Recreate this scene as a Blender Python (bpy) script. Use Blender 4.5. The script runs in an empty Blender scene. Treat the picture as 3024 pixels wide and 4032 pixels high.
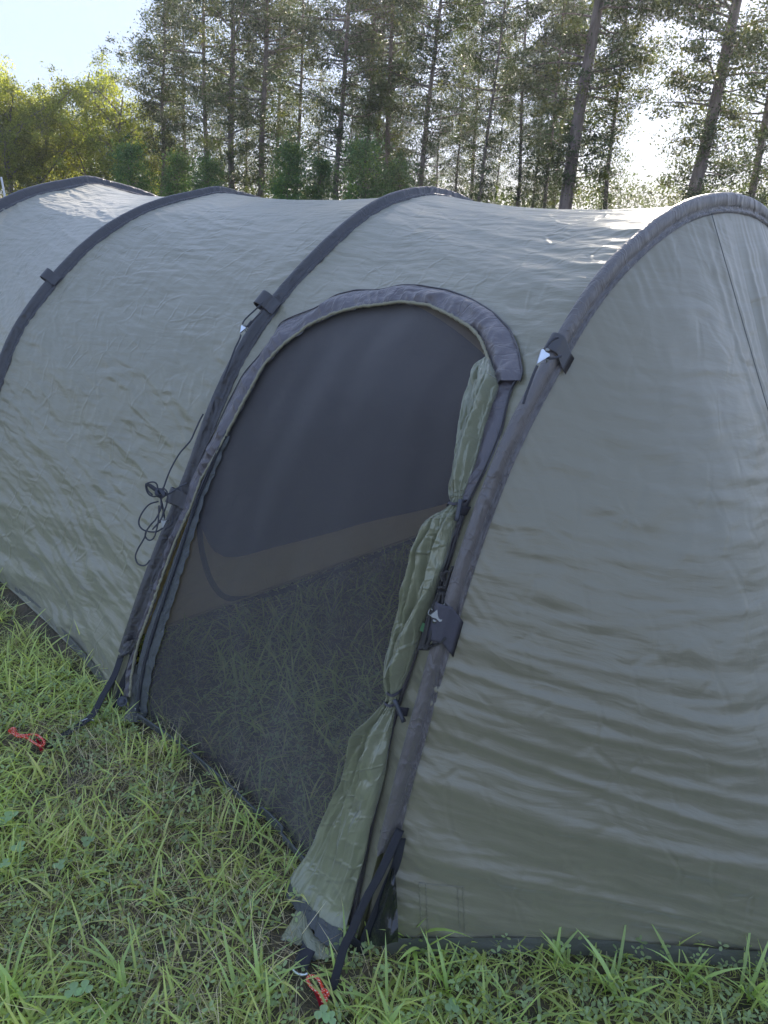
import bpy, math, random
import numpy as np
from mathutils import Vector, Matrix
from mathutils.bvhtree import BVHTree
rad = math.radians
random.seed(7)
RS = np.random.RandomState(11)
SC = bpy.context.scene

# ------------------------------------------------------------ camera, sky, sun
H = 1.6
PITCH, ROLL, FPX = rad(24.3), rad(2.0), 2796.0
Fv = np.array([0, math.cos(PITCH), -math.sin(PITCH)])
R0 = np.array([1.0, 0, 0]); U0 = np.array([0, math.sin(PITCH), math.cos(PITCH)])
Rv = R0 * math.cos(ROLL) + U0 * math.sin(ROLL)
Uv = U0 * math.cos(ROLL) - R0 * math.sin(ROLL)
CAM = np.array([0, 0, H])
cd = bpy.data.cameras.new('camera'); cam = bpy.data.objects.new('camera', cd)
SC.collection.objects.link(cam)
cam.matrix_world = Matrix(((Rv[0], Uv[0], -Fv[0], 0), (Rv[1], Uv[1], -Fv[1], 0), (Rv[2], Uv[2], -Fv[2], H), (0, 0, 0, 1)))
cd.sensor_fit = 'VERTICAL'; cd.sensor_height = 36.0; cd.lens = 36.0 * FPX / 4032.0
cd.clip_start = 0.02; cd.clip_end = 2000
SC.camera = cam

SUN_EL, SUN_AZ = 21.0, 16.0
w = bpy.data.worlds.new("World"); SC.world = w; w.use_nodes = True
nt = w.node_tree; nt.nodes.clear()
sky = nt.nodes.new('ShaderNodeTexSky'); sky.sky_type = 'NISHITA'; sky.sun_disc = False
sky.sun_elevation = rad(SUN_EL); sky.sun_rotation = rad(SUN_AZ)
sky.air_density = 1.0; sky.dust_density = 0.35; sky.ozone_density = 1.0
bg = nt.nodes.new('ShaderNodeBackground'); bg.inputs['Strength'].default_value = 0.15
ow = nt.nodes.new('ShaderNodeOutputWorld')
gm = nt.nodes.new('ShaderNodeGamma'); gm.inputs['Gamma'].default_value = 0.12   # flattens the sky's brightness range to lift the shaded foreground
tn = nt.nodes.new('ShaderNodeMix'); tn.data_type = 'RGBA'; tn.blend_type = 'MULTIPLY'; tn.inputs[0].default_value = 1; tn.inputs[7].default_value = (.57, .655, .89, 1)
nt.links.new(sky.outputs[0], gm.inputs[0]); hs_ = nt.nodes.new('ShaderNodeHueSaturation'); hs_.inputs['Saturation'].default_value = 2.6
nt.links.new(gm.outputs[0], hs_.inputs['Color']); nt.links.new(hs_.outputs[0], tn.inputs[6]); nt.links.new(tn.outputs[2], bg.inputs[0]); nt.links.new(bg.outputs[0], ow.inputs[0])
sl = bpy.data.lights.new('sun', 'SUN'); sl.energy = 2.0; sl.angle = rad(0.6); sl.color = (1.0, 0.89, 0.74)
sun = bpy.data.objects.new('sun', sl); SC.collection.objects.link(sun)
az, el = rad(SUN_AZ), rad(SUN_EL)
sd = Vector((math.sin(az) * math.cos(el), math.cos(az) * math.cos(el), math.sin(el)))
sun.rotation_euler = sd.to_track_quat('Z', 'Y').to_euler()
SC.view_settings.view_transform = 'Standard'; SC.view_settings.look = 'None'
SC.view_settings.gamma = 1.0; SC.view_settings.use_curve_mapping = False
SC.view_settings.exposure = 2.9
SC.render.engine = 'CYCLES'
SC.cycles.max_bounces = 8; SC.cycles.transparent_max_bounces = 12

# ------------------------------------------------------------ helpers
def ray(px):
    return Fv + Rv * ((px[0] - 1512) / FPX) + Uv * ((2016 - px[1]) / FPX)
def proj(P):
    q = np.asarray(P, float) - CAM; z = q @ Fv
    return np.stack([1512 + FPX * (q @ Rv) / z, 2016 - FPX * (q @ Uv) / z], -1)
def at(px, t):                      # point at depth t along the camera axis
    return CAM + ray(px) * t
def t_ground(px, z=0.0):
    d = ray(px); return (z - H) / d[2]
def gnd(px, z=0.0):
    return at(px, t_ground(px, z))
def norm(v):
    v = np.asarray(v, float); return v / (np.linalg.norm(v, axis=-1, keepdims=True) + 1e-12)

_perm = RS.permutation(512)
def _h(ix, iy, seed):
    return _perm[(_perm[(ix + seed * 37) & 511] + iy) & 511]
def noise2(x, y, seed=0):
    x = np.asarray(x, float); y = np.asarray(y, float)
    ix = np.floor(x).astype(int); iy = np.floor(y).astype(int); fx = x - ix; fy = y - iy
    u = fx * fx * fx * (fx * (fx * 6 - 15) + 10); v = fy * fy * fy * (fy * (fy * 6 - 15) + 10)
    def g(a, b, dx, dy):
        an = _h(a, b, seed) * (2 * np.pi / 512); return np.cos(an) * dx + np.sin(an) * dy
    n00 = g(ix, iy, fx, fy); n10 = g(ix + 1, iy, fx - 1, fy); n01 = g(ix, iy + 1, fx, fy - 1); n11 = g(ix + 1, iy + 1, fx - 1, fy - 1)
    return ((n00 * (1 - u) + n10 * u) * (1 - v) + (n01 * (1 - u) + n11 * u) * v) * 1.5
def ridge(n, k=1.0):
    return 1 - np.minimum(1, np.abs(n) * 2.2 * k)

def mesh(name, V, F, mat=None, parent=None, smooth=True, uv=None, col=None):
    V = np.asarray(V, float).reshape(-1, 3)
    me = bpy.data.meshes.new(name)
    if isinstance(F, np.ndarray):
        n = F.shape[1]; me.vertices.add(len(V)); me.vertices.foreach_set('co', V.astype(np.float32).ravel())
        me.loops.add(F.size); me.loops.foreach_set('vertex_index', F.astype(np.int32).ravel())
        me.polygons.add(len(F)); me.polygons.foreach_set('loop_start', np.arange(0, F.size, n, dtype=np.int32))
        me.polygons.foreach_set('loop_total', np.full(len(F), n, dtype=np.int32))
        me.update(calc_edges=True)
    else:
        me.from_pydata([tuple(v) for v in V], [], [tuple(f) for f in F]); me.update()
    if smooth: me.polygons.foreach_set('use_smooth', np.ones(len(me.polygons), dtype=bool))
    if uv is not None:
        li = np.empty(len(me.loops), dtype=np.int32); me.loops.foreach_get('vertex_index', li)
        ul = me.uv_layers.new(name='UVMap'); ul.data.foreach_set('uv', np.asarray(uv, np.float32)[li].ravel())
    if col is not None:
        ca = me.color_attributes.new('Col', 'FLOAT_COLOR', 'POINT')
        c4 = np.ones((len(V), 4), np.float32); c4[:, :3] = col; ca.data.foreach_set('color', c4.ravel())
    me.validate()
    if mat: me.materials.append(mat)
    o = bpy.data.objects.new(name, me); SC.collection.objects.link(o)
    if parent: o.parent = parent
    return o
def grid_faces(nu, nv, closed_v=False):
    i = np.arange(nu - 1)[:, None]; j = np.arange(nv if closed_v else nv - 1)[None, :]
    a = i * nv + j; b = i * nv + (j + 1) % nv
    return np.stack([a, b, b + nv, a + nv], -1).reshape(-1, 4)
def thing(name, label, cat, loc=(0, 0, 0), group=None):
    o = bpy.data.objects.new(name, None); SC.collection.objects.link(o); o.empty_display_size = .1
    o.location = loc; o['label'] = label; o['category'] = cat
    if group: o['group'] = group
    return o
def tag(o, label, cat, group=None):
    o['label'] = label; o['category'] = cat
    if group: o['group'] = group
    return o
def keep(o, root):                 # geometry is written in world coordinates; parent without moving it
    o.parent = root; o.matrix_parent_inverse = Matrix.Translation(root.location).inverted(); return o
def resample(P, n):
    P = np.asarray(P, float); d = np.r_[0, np.cumsum(np.linalg.norm(np.diff(P, axis=0), axis=1))]
    s = np.linspace(0, d[-1], n); return np.stack([np.interp(s, d, P[:, k]) for k in range(P.shape[1])], -1)
def catmull(P, n):
    P = np.asarray(P, float); m = len(P)
    if m < 3: return resample(P, n)
    Q = np.vstack([2 * P[0] - P[1], P, 2 * P[-1] - P[-2]]); out = []
    for i in range(m - 1):
        t = np.linspace(0, 1, 12, endpoint=False)[:, None]; a, b, c, d = Q[i:i + 4]
        out.append(.5 * ((2 * b) + (-a + c) * t + (2 * a - 5 * b + 4 * c - d) * t ** 2 + (-a + 3 * b - 3 * c + d) * t ** 3))
    out.append(P[-1:]); return resample(np.vstack(out), n)
def smooth_curve(P, it=3):
    P = np.array(P, float)
    for _ in range(it): P[1:-1] = .25 * P[:-2] + .5 * P[1:-1] + .25 * P[2:]
    return P
def tube(P, r, k=8, cap=True):
    P = np.asarray(P, float); n = len(P); T = norm(np.gradient(P, axis=0))
    up = np.array([0, 0, 1.0]) if abs(T[0][2]) < .9 else np.array([1.0, 0, 0])
    N = np.zeros_like(P); N[0] = norm(np.cross(T[0], up))
    for i in range(1, n): N[i] = norm(N[i - 1] - T[i] * (N[i - 1] @ T[i]))
    B = np.cross(T, N); a = np.linspace(0, 2 * np.pi, k, endpoint=False)
    r = np.broadcast_to(r, (n,))
    V = P[:, None] + r[:, None, None] * (np.cos(a)[None, :, None] * N[:, None] + np.sin(a)[None, :, None] * B[:, None])
    F = [tuple(f) for f in grid_faces(n, k, True)]
    if cap: F += [tuple(range(k - 1, -1, -1)), tuple((n - 1) * k + i for i in range(k))]
    return V.reshape(-1, 3), F
def join(parts):
    V, F, o = [], [], 0
    for v, f in parts:
        V.append(np.asarray(v, float).reshape(-1, 3)); F += [tuple(i + o for i in q) for q in f]; o += len(V[-1])
    return np.vstack(V), F
def tube_obj(name, P, r, mat, parent, k=8, n=None):
    if n: P = catmull(P, n)
    V, F = tube(P, r, k); return keep(mesh(name, V, F, mat), parent)
def ribbon(P, width, wdir, thick=.0016, n=40):
    """flat webbing: P centre line (n,3), wdir (n,3) or (3,), closed thin section"""
    P = catmull(P, n); T = norm(np.gradient(P, axis=0)); W = np.broadcast_to(np.asarray(wdir, float), P.shape)
    W = norm(W - T * np.sum(W * T, -1, keepdims=True)); N = norm(np.cross(T, W))
    width = np.broadcast_to(width, (n,))[:, None]; k = 6; rows = []
    for a in np.linspace(-.5, .5, k): rows.append(P + W * width * a + N * thick * .5)
    for a in np.linspace(.5, -.5, k): rows.append(P + W * width * a - N * thick * .5)
    V = np.stack(rows, 1); m = 2 * k
    F = [tuple(f) for f in grid_faces(n, m, True)] + [tuple(range(m)), tuple((n - 1) * m + i for i in reversed(range(m)))]
    return V.reshape(-1, 3), F
def in_poly(P, poly):
    x, y = P[:, 0], P[:, 1]; poly = np.asarray(poly, float); c = np.zeros(len(P), bool); j = len(poly) - 1
    for i in range(len(poly)):
        xi, yi = poly[i]; xj, yj = poly[j]
        hit = ((yi > y) != (yj > y)) & (x < (xj - xi) * (y - yi) / (yj - yi + 1e-12) + xi)
        c ^= hit; j = i
    return c

# ------------------------------------------------------------ materials
def newmat(name):
    m = bpy.data.materials.new(name); m.use_nodes = True; t = m.node_tree; t.nodes.clear()
    out = t.nodes.new('ShaderNodeOutputMaterial'); b = t.nodes.new('ShaderNodeBsdfPrincipled')
    t.links.new(b.outputs[0], out.inputs[0]); return m, t, b, out
def N(t, typ, **kw):
    n = t.nodes.new(typ)
    for k, v in kw.items():
        if k.startswith('in_'):
            key = k[3:]; key = int(key) if key.isdigit() else key.replace('_', ' ')
            n.inputs[key].default_value = v
        else: setattr(n, k, v)
    return n
def plain(name, col, rough=.5, metal=0, spec=.5, bump=0, bscale=200, var=.15):
    m, t, b, o = newmat(name)
    tc = N(t, 'ShaderNodeTexCoord'); nz = N(t, 'ShaderNodeTexNoise', in_Scale=bscale * .2, in_Detail=4.0)
    t.links.new(tc.outputs['Object'], nz.inputs['Vector'])
    mx = N(t, 'ShaderNodeMix', data_type='RGBA')
    mx.inputs[6].default_value = (*[c * (1 - var) for c in col], 1); mx.inputs[7].default_value = (*[min(1, c * (1 + var)) for c in col], 1)
    t.links.new(nz.outputs['Fac'], mx.inputs[0]); t.links.new(mx.outputs[2], b.inputs['Base Color'])
    b.inputs['Roughness'].default_value = rough; b.inputs['Metallic'].default_value = metal
    b.inputs['Specular IOR Level'].default_value = spec
    if bump:
        n2 = N(t, 'ShaderNodeTexNoise', in_Scale=float(bscale), in_Detail=3.0); t.links.new(tc.outputs['Object'], n2.inputs['Vector'])
        bp = N(t, 'ShaderNodeBump', in_Strength=bump, in_Distance=.002)
        t.links.new(n2.outputs['Fac'], bp.inputs['Height']); t.links.new(bp.outputs[0], b.inputs['Normal'])
    return m
def fabric(name, col, rough=.5, sheen=.25, transl=.15, crease=1.0, crs=(7, 11), spec=.95, tcol=None, dust=.25):
    m, t, b, out = newmat(name)
    uv = N(t, 'ShaderNodeUVMap', uv_map='UVMap')
    wn = N(t, 'ShaderNodeTexNoise', in_Scale=2.3, in_Detail=3.0); t.links.new(uv.outputs[0], wn.inputs['Vector'])
    ws = N(t, 'ShaderNodeVectorMath', operation='SCALE'); ws.inputs['Scale'].default_value = .14
    t.links.new(wn.outputs['Color'], ws.inputs[0])
    wa = N(t, 'ShaderNodeVectorMath', operation='ADD'); t.links.new(uv.outputs[0], wa.inputs[0]); t.links.new(ws.outputs[0], wa.inputs[1])
    def mapped(sx, sy, rot=0):
        mp = N(t, 'ShaderNodeMapping'); mp.inputs['Scale'].default_value = (sx, sy, 1); mp.inputs['Rotation'].default_value = (0, 0, rot)
        t.links.new(wa.outputs[0], mp.inputs[0]); return mp
    heights = []
    def crinkle(sx, sy, rot, lo, hi, amp):
        mp = mapped(sx, sy, rot); v = N(t, 'ShaderNodeTexVoronoi', feature='DISTANCE_TO_EDGE', in_Scale=1.0); t.links.new(mp.outputs[0], v.inputs['Vector'])
        r = N(t, 'ShaderNodeMapRange', interpolation_type='SMOOTHSTEP'); r.inputs[1].default_value = lo; r.inputs[2].default_value = hi
        t.links.new(v.outputs['Distance'], r.inputs[0])
        # creases come and go over the cloth
        gm = N(t, 'ShaderNodeTexNoise', in_Scale=3.5 + sx * .3, in_Detail=1.0); t.links.new(uv.outputs[0], gm.inputs['Vector'])
        gr = N(t, 'ShaderNodeMapRange'); gr.inputs[1].default_value = .42; gr.inputs[2].default_value = .68; t.links.new(gm.outputs['Fac'], gr.inputs[0])
        mu = N(t, 'ShaderNodeMath', operation='MULTIPLY'); t.links.new(r.outputs[0], mu.inputs[0]); t.links.new(gr.outputs[0], mu.inputs[1])
        m2 = N(t, 'ShaderNodeMath', operation='MULTIPLY'); m2.inputs[1].default_value = amp; t.links.new(mu.outputs[0], m2.inputs[0]); heights.append(m2)
    crinkle(crs[0] * .6, crs[1], .1, 0, .22, -.9 * crease); crinkle(crs[0] * 1.2, crs[1] * 2.1, -.35, 0, .3, .45 * crease)
    crinkle(crs[0] * 2.6, crs[1] * 1.1, .9, 0, .12, -.35 * crease)
    for sx, sy, amp, det in ((crs[0] * .7, crs[1] * 2.6, 1.1 * crease, 4.0), (crs[0] * 5, crs[1] * 9, .28 * crease, 5.0), (330, 330, .05, 1.0)):
        mp = mapped(sx, sy, .06); n = N(t, 'ShaderNodeTexNoise', in_Scale=1.0, in_Detail=det); t.links.new(mp.outputs[0], n.inputs['Vector'])
        m2 = N(t, 'ShaderNodeMath', operation='MULTIPLY'); m2.inputs[1].default_value = amp; t.links.new(n.outputs['Fac'], m2.inputs[0]); heights.append(m2)
    cur = heights[0]
    for h in heights[1:]:
        ad = N(t, 'ShaderNodeMath', operation='ADD'); t.links.new(cur.outputs[0], ad.inputs[0]); t.links.new(h.outputs[0], ad.inputs[1]); cur = ad
    bp = N(t, 'ShaderNodeBump', in_Strength=1.0, in_Distance=.0042); t.links.new(cur.outputs[0], bp.inputs['Height'])
    # colour: faded and slightly dirty
    cn = N(t, 'ShaderNodeTexNoise', in_Scale=2.2, in_Detail=6.0, in_Roughness=.65); t.links.new(uv.outputs[0], cn.inputs['Vector'])
    mx = N(t, 'ShaderNodeMix', data_type='RGBA')
    mx.inputs[6].default_value = (*[c * (1 - dust * .6) for c in col], 1)
    mx.inputs[7].default_value = (min(1, col[0] * (1 + dust)), min(1, col[1] * (1 + dust * .9)), min(1, col[2] * (1 + dust * .8)), 1)
    t.links.new(cn.outputs['Fac'], mx.inputs[0]); t.links.new(mx.outputs[2], b.inputs['Base Color'])
    rn = N(t, 'ShaderNodeMapRange'); rn.inputs[3].default_value = rough - .07; rn.inputs[4].default_value = rough + .09
    t.links.new(cn.outputs['Fac'], rn.inputs[0]); t.links.new(rn.outputs[0], b.inputs['Roughness'])
    b.inputs['Specular IOR Level'].default_value = spec
    b.inputs['Sheen Weight'].default_value = sheen; b.inputs['Sheen Roughness'].default_value = .45
    t.links.new(bp.outputs[0], b.inputs['Normal'])
    if transl:
        tr = N(t, 'ShaderNodeBsdfTranslucent'); tr.inputs[0].default_value = (*(tcol or col), 1); t.links.new(bp.outputs[0], tr.inputs['Normal'])
        ms = N(t, 'ShaderNodeMixShader'); ms.inputs[0].default_value = transl
        t.links.new(b.outputs[0], ms.inputs[1]); t.links.new(tr.outputs[0], ms.inputs[2]); t.links.new(ms.outputs[0], out.inputs[0])
    return m
M = {}
M['fly'] = fabric('olive_fly_fabric', (.266, .250, .166), rough=.31, sheen=.4, transl=.20, crease=1.15, crs=(4.5, 10), tcol=(.33, .28, .20), dust=.14)
M['fly_end'] = fabric('olive_end_fabric', (.244, .222, .150), rough=.36, sheen=.4, transl=.14, crease=1.1, crs=(4, 8), tcol=(.28, .25, .15), dust=.14)
M['trim'] = fabric('mauve_grey_trim_fabric', (.082, .069, .078), rough=.40, sheen=.18, transl=0, crease=1.2, crs=(14, 16), dust=.2)
M['sleeve'] = fabric('dark_sleeve_fabric', (.030, .026, .028), rough=.44, sheen=.12, transl=0, crease=.8, crs=(22, 26), dust=.3)
M['sleeve4'] = fabric('paler_sleeve_fabric', (.105, .092, .088), rough=.46, sheen=.2, transl=0, crease=.8, crs=(22, 26), dust=.3)  # paler tone for the sleeve of the near hoop
M['flap'] = fabric('silky_olive_lining', (.26, .265, .165), rough=.20, sheen=.4, transl=.08, crease=1.5, crs=(9, 14), spec=1.0, dust=.15)
M['hem'] = fabric('dark_hem_tape', (.045, .050, .050), rough=.6, sheen=.2, transl=0, crease=1.0, crs=(30, 30))
M['skirt'] = fabric('dark_skirt_fabric', (.10, .10, .09), rough=.5, sheen=.2, transl=0, crease=.8, crs=(10, 16))
M['khaki'] = plain('khaki_elastic', (.27, .25, .17), .75, bump=.6, bscale=500)
M['inner'] = fabric('tan_inner_cloth', (.50, .44, .20), rough=.8, sheen=.1, transl=.5, crease=.8, tcol=(.4, .3, .16))
M['inner_mesh'] = fabric('dark_inner_mesh', (.075, .078, .10), rough=.8, sheen=.1, transl=.2, crease=.5, tcol=(.08, .08, .10))
M['web'] = plain('black_webbing', (.024, .024, .032), .6, bump=.8, bscale=900)
M['web_grey'] = plain('grey_webbing', (.075, .07, .085), .6, bump=.8, bscale=900)
M['cord'] = plain('dark_cord', (.075, .075, .088), .6, bump=1.0, bscale=1500, var=.5)
M['cord_brown'] = plain('dark_brown_cord', (.055, .05, .045), .65, bump=1.0, bscale=1500, var=.6)
M['metal'] = plain('brushed_aluminium', (.75, .77, .80), .28, metal=1.0)
M['metal_dull'] = plain('dull_metal', (.30, .30, .28), .4, metal=.9)
M['pole'] = plain('olive_pole_tube', (.045, .042, .022), .3, metal=.2)
M['plastic'] = plain('dark_grey_plastic', (.06, .062, .075), .35)
M['pvc_gap_shade'] = plain('coated_patch_and_gap_shade', (.012, .013, .016), .22, spec=.8, bump=.6, bscale=120)
M['red_metal'] = plain('red_anodised_metal', (.45, .015, .05), .28, metal=.7)
M['white_paint'] = plain('white_painted_post', (.75, .74, .72), .5)
M['green_tag'] = plain('green_label', (.10, .24, .10), .6)

def cord_red():
    m, t, b, o = newmat('orange_reflective_cord')
    tc = N(t, 'ShaderNodeTexCoord'); v = N(t, 'ShaderNodeTexVoronoi', in_Scale=330.0); t.links.new(tc.outputs['Object'], v.inputs['Vector'])
    r = N(t, 'ShaderNodeValToRGB'); e = r.color_ramp.elements
    e[0].position = 0; e[0].color = (.75, .70, .62, 1); e[1].position = .36; e[1].color = (.70, .055, .018, 1)
    x = e.new(.30); x.color = (.75, .7, .6, 1)
    t.links.new(v.outputs['Distance'], r.inputs[0]); t.links.new(r.outputs[0], b.inputs['Base Color']); b.inputs['Roughness'].default_value = .6
    return m
M['cord_red'] = cord_red()
def net_mat():
    m, t, b, out = newmat('fine_mosquito_net')
    b.inputs['Base Color'].default_value = (.056, .046, .048, 1); b.inputs['Roughness'].default_value = .6
    b.inputs['Sheen Weight'].default_value = .8; b.inputs['Sheen Roughness'].default_value = .5
    tr = N(t, 'ShaderNodeBsdfTransparent'); lw = N(t, 'ShaderNodeLayerWeight', in_Blend=.35)
    uv = N(t, 'ShaderNodeUVMap', uv_map='UVMap')
    mp = N(t, 'ShaderNodeMapping'); mp.inputs['Scale'].default_value = (3, 9, 1); t.links.new(uv.outputs[0], mp.inputs[0])
    nz = N(t, 'ShaderNodeTexNoise', in_Scale=1.0, in_Detail=3.0); t.links.new(mp.outputs[0], nz.inputs['Vector'])
    a1 = N(t, 'ShaderNodeMath', operation='MULTIPLY_ADD'); a1.inputs[1].default_value = .60; a1.inputs[2].default_value = .25
    t.links.new(lw.outputs['Facing'], a1.inputs[0])
    a2 = N(t, 'ShaderNodeMath', operation='MULTIPLY_ADD'); a2.inputs[1].default_value = .08; t.links.new(nz.outputs['Fac'], a2.inputs[0]); t.links.new(a1.outputs[0], a2.inputs[2])
    a2.use_clamp = True
    ms = N(t, 'ShaderNodeMixShader'); t.links.new(a2.outputs[0], ms.inputs[0])
    t.links.new(tr.outputs[0], ms.inputs[1]); t.links.new(b.outputs[0], ms.inputs[2]); t.links.new(ms.outputs[0], out.inputs[0])
    return m
M['net'] = net_mat()
def leafmat(name, rough=.5, transl=.3, tint=(1, 1, 1), tt=(1.3, 1.35, .6)):
    m, t, b, out = newmat(name)
    ca = N(t, 'ShaderNodeVertexColor', layer_name='Col')
    mu = N(t, 'ShaderNodeMix', data_type='RGBA', blend_type='MULTIPLY'); mu.inputs[0].default_value = 1; mu.inputs[7].default_value = (*tint, 1)
    t.links.new(ca.outputs[0], mu.inputs[6]); t.links.new(mu.outputs[2], b.inputs['Base Color']); b.inputs['Roughness'].default_value = rough
    b.inputs['Specular IOR Level'].default_value = .35
    tr = N(t, 'ShaderNodeBsdfTranslucent'); m2 = N(t, 'ShaderNodeMix', data_type='RGBA', blend_type='MULTIPLY'); m2.inputs[0].default_value = 1; m2.inputs[7].default_value = (*tt, 1)
    t.links.new(mu.outputs[2], m2.inputs[6]); t.links.new(m2.outputs[2], tr.inputs[0])
    ms = N(t, 'ShaderNodeMixShader'); ms.inputs[0].default_value = transl
    t.links.new(b.outputs[0], ms.inputs[1]); t.links.new(tr.outputs[0], ms.inputs[2]); t.links.new(ms.outputs[0], out.inputs[0])
    return m
M['grass'] = leafmat('grass_blades', .40, .5, tt=(1.5, 1.5, .7))
M['leaf'] = leafmat('tree_foliage', .5, .35, tt=(1.6, 1.45, .6))
M['leaf_broad'] = leafmat('broadleaf_foliage', .5, .55, tt=(2.3, 2.1, .7))
def bark():
    m, t, b, o = newmat('grey_brown_bark'); tc = N(t, 'ShaderNodeTexCoord')
    mp = N(t, 'ShaderNodeMapping'); mp.inputs['Scale'].default_value = (9, 9, 1.6); t.links.new(tc.outputs['Object'], mp.inputs[0])
    n = N(t, 'ShaderNodeTexNoise', in_Scale=1.0, in_Detail=6.0); t.links.new(mp.outputs[0], n.inputs['Vector'])
    r = N(t, 'ShaderNodeValToRGB'); r.color_ramp.elements[0].position = .3; r.color_ramp.elements[0].color = (.10, .078, .068, 1)
    r.color_ramp.elements[1].position = .7; r.color_ramp.elements[1].color = (.27, .22, .20, 1)
    t.links.new(n.outputs['Fac'], r.inputs[0]); t.links.new(r.outputs[0], b.inputs['Base Color']); b.inputs['Roughness'].default_value = .9
    bp = N(t, 'ShaderNodeBump', in_Strength=.8, in_Distance=.03); t.links.new(n.outputs['Fac'], bp.inputs['Height']); t.links.new(bp.outputs[0], b.inputs['Normal'])
    return m
M['bark'] = bark()
def soil():
    m, t, b, o = newmat('soil_and_thatch'); tc = N(t, 'ShaderNodeTexCoord')
    n = N(t, 'ShaderNodeTexNoise', in_Scale=9.0, in_Detail=8.0, in_Roughness=.7); t.links.new(tc.outputs['Object'], n.inputs['Vector'])
    r = N(t, 'ShaderNodeValToRGB'); e = r.color_ramp.elements; e[0].position = .35; e[0].color = (.05, .05, .03, 1); e[1].position = .68; e[1].color = (.16, .12, .08, 1)
    t.links.new(n.outputs['Fac'], r.inputs[0]); t.links.new(r.outputs[0], b.inputs['Base Color']); b.inputs['Roughness'].default_value = .95
    n2 = N(t, 'ShaderNodeTexNoise', in_Scale=90.0, in_Detail=5.0); t.links.new(tc.outputs['Object'], n2.inputs['Vector'])
    bp = N(t, 'ShaderNodeBump', in_Strength=1.0, in_Distance=.012); t.links.new(n2.outputs['Fac'], bp.inputs['Height']); t.links.new(bp.outputs[0], b.inputs['Normal'])
    return m
M['soil'] = soil()

# ------------------------------------------------------------ ground
def terrain(x, y):
    d = np.hypot(x, y - 1.5)
    near = noise2(x * 2.1, y * 2.1, 3) * .014 + noise2(x * 7, y * 7, 4) * .006
    return near / (1 + (d / 8) ** 2) - .008
g = np.sinh(np.linspace(-1, 1, 260) * 5.2) / math.sinh(5.2) * 68
gx, gy = np.meshgrid(g, np.where(g > 0, g * 1.2, g * .15) + 1.8, indexing='ij')
gz = terrain(gx, gy)
go = mesh('ground', np.stack([gx, gy, gz], -1), grid_faces(260, 260), M['soil']); go['kind'] = 'structure'

# ------------------------------------------------------------ tent frame geometry
ANG = rad(43.0)
Ax = np.array([-math.cos(ANG), math.sin(ANG), 0]); Pv = np.array([Ax[1], -Ax[0], 0]); Zv = np.array([0, 0, 1.0])
px1 = [(0, 778), (73, 741), (182, 717), (292, 717), (410, 732), (506, 750)]
px2 = [(5, 1420), (55, 1302), (128, 1192), (210, 1092), (301, 992), (410, 901), (547, 823), (684, 778), (802, 759), (911, 762)]
px3 = [(430, 2757), (470, 2591), (495, 2540), (531, 2417), (589, 2251), (647, 2106), (705, 1962), (763, 1817), (805, 1685), (848, 1566), (920, 1420), (993, 1293), (1075, 1183), (1185, 1056), (1294, 946), (1422, 837), (1512, 782), (1603, 757), (1712, 750)]
px4 = [(1405, 3735), (1439, 3611), (1472, 3459), (1506, 3358), (1540, 3206), (1582, 3037), (1647, 2815), (1683, 2670), (1727, 2526), (1763, 2396), (1799, 2273), (1842, 2135), (1893, 2005), (1936, 1875), (1980, 1766), (2030, 1658), (2204, 1347), (2241, 1265), (2314, 1156), (2405, 1037), (2514, 937), (2624, 846), (2724, 796), (2815, 778)]
FA = gnd((1405, 3740)); FB = gnd((427, 2768))
def on_plane(px, P0):
    d = ray(px); return ((P0 - CAM) @ Ax) / (d @ Ax)
def uz(px, P0):
    q = at(px, on_plane(px, P0)) - P0; return [q @ Pv, q[2]]
F2 = FB + Ax * 1.42; F1 = FB + Ax * 2.85
def hoop_curve(pts, P0, apex):
    c = [p for p in pts if p[0] < apex[0] - .03]
    if c[0][1] > .05: c = [(0, 0), (.04, .17), (.09, .32), (.15, .47), (.22, .64)] + [p for p in c if p[1] > .8]
    else: c[0] = (0, 0)
    c = np.array(list(c) + [apex]); near = resample(c, 90)
    far = near[::-1][1:].copy(); far[:, 0] = 2 * apex[0] - far[:, 0]
    full = smooth_curve(resample(np.vstack([near, far]), 181), 14); full[0] = (0, 0)
    full = resample(full, 401)
    return P0 + full[:, :1] * Pv + full[:, 1:2] * Zv
C4 = hoop_curve([uz(p, FA) for p in px4], FA, (1.31, 1.615))
C3 = hoop_curve([uz(p, FB) for p in px3], FB, (1.52, 1.615))
c2 = [uz(p, F2) for p in px2]
C2 = hoop_curve(c2, F2, (1.52, 1.60))
C1 = F1 + (C2 - F2); C1[:, 2] *= 1.015
print('c2', np.round(c2, 2).tolist(), 'c1', np.round([uz(p, F1) for p in px1], 2).tolist())
def ev(C, t): 
    t = np.asarray(t) * 400; return np.stack([np.interp(t, np.arange(401), C[:, k]) for k in range(3)], -1)
def arcn(C, t):                      # outward normal in the hoop plane
    t = np.asarray(t, float); d = ev(C, np.minimum(t + .01, 1)) - ev(C, np.maximum(t - .01, 0))
    return norm(np.cross(d, -Ax)) * 1.0
s_ = arcn(C3, np.array([.25]))[0]; SGN = 1.0 if s_ @ (-Pv) > 0 else -1.0
def arc_n(C, t): return SGN * arcn(C, t)
def arc_len(C): return np.linalg.norm(np.diff(C, axis=0), axis=1).sum()

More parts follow.
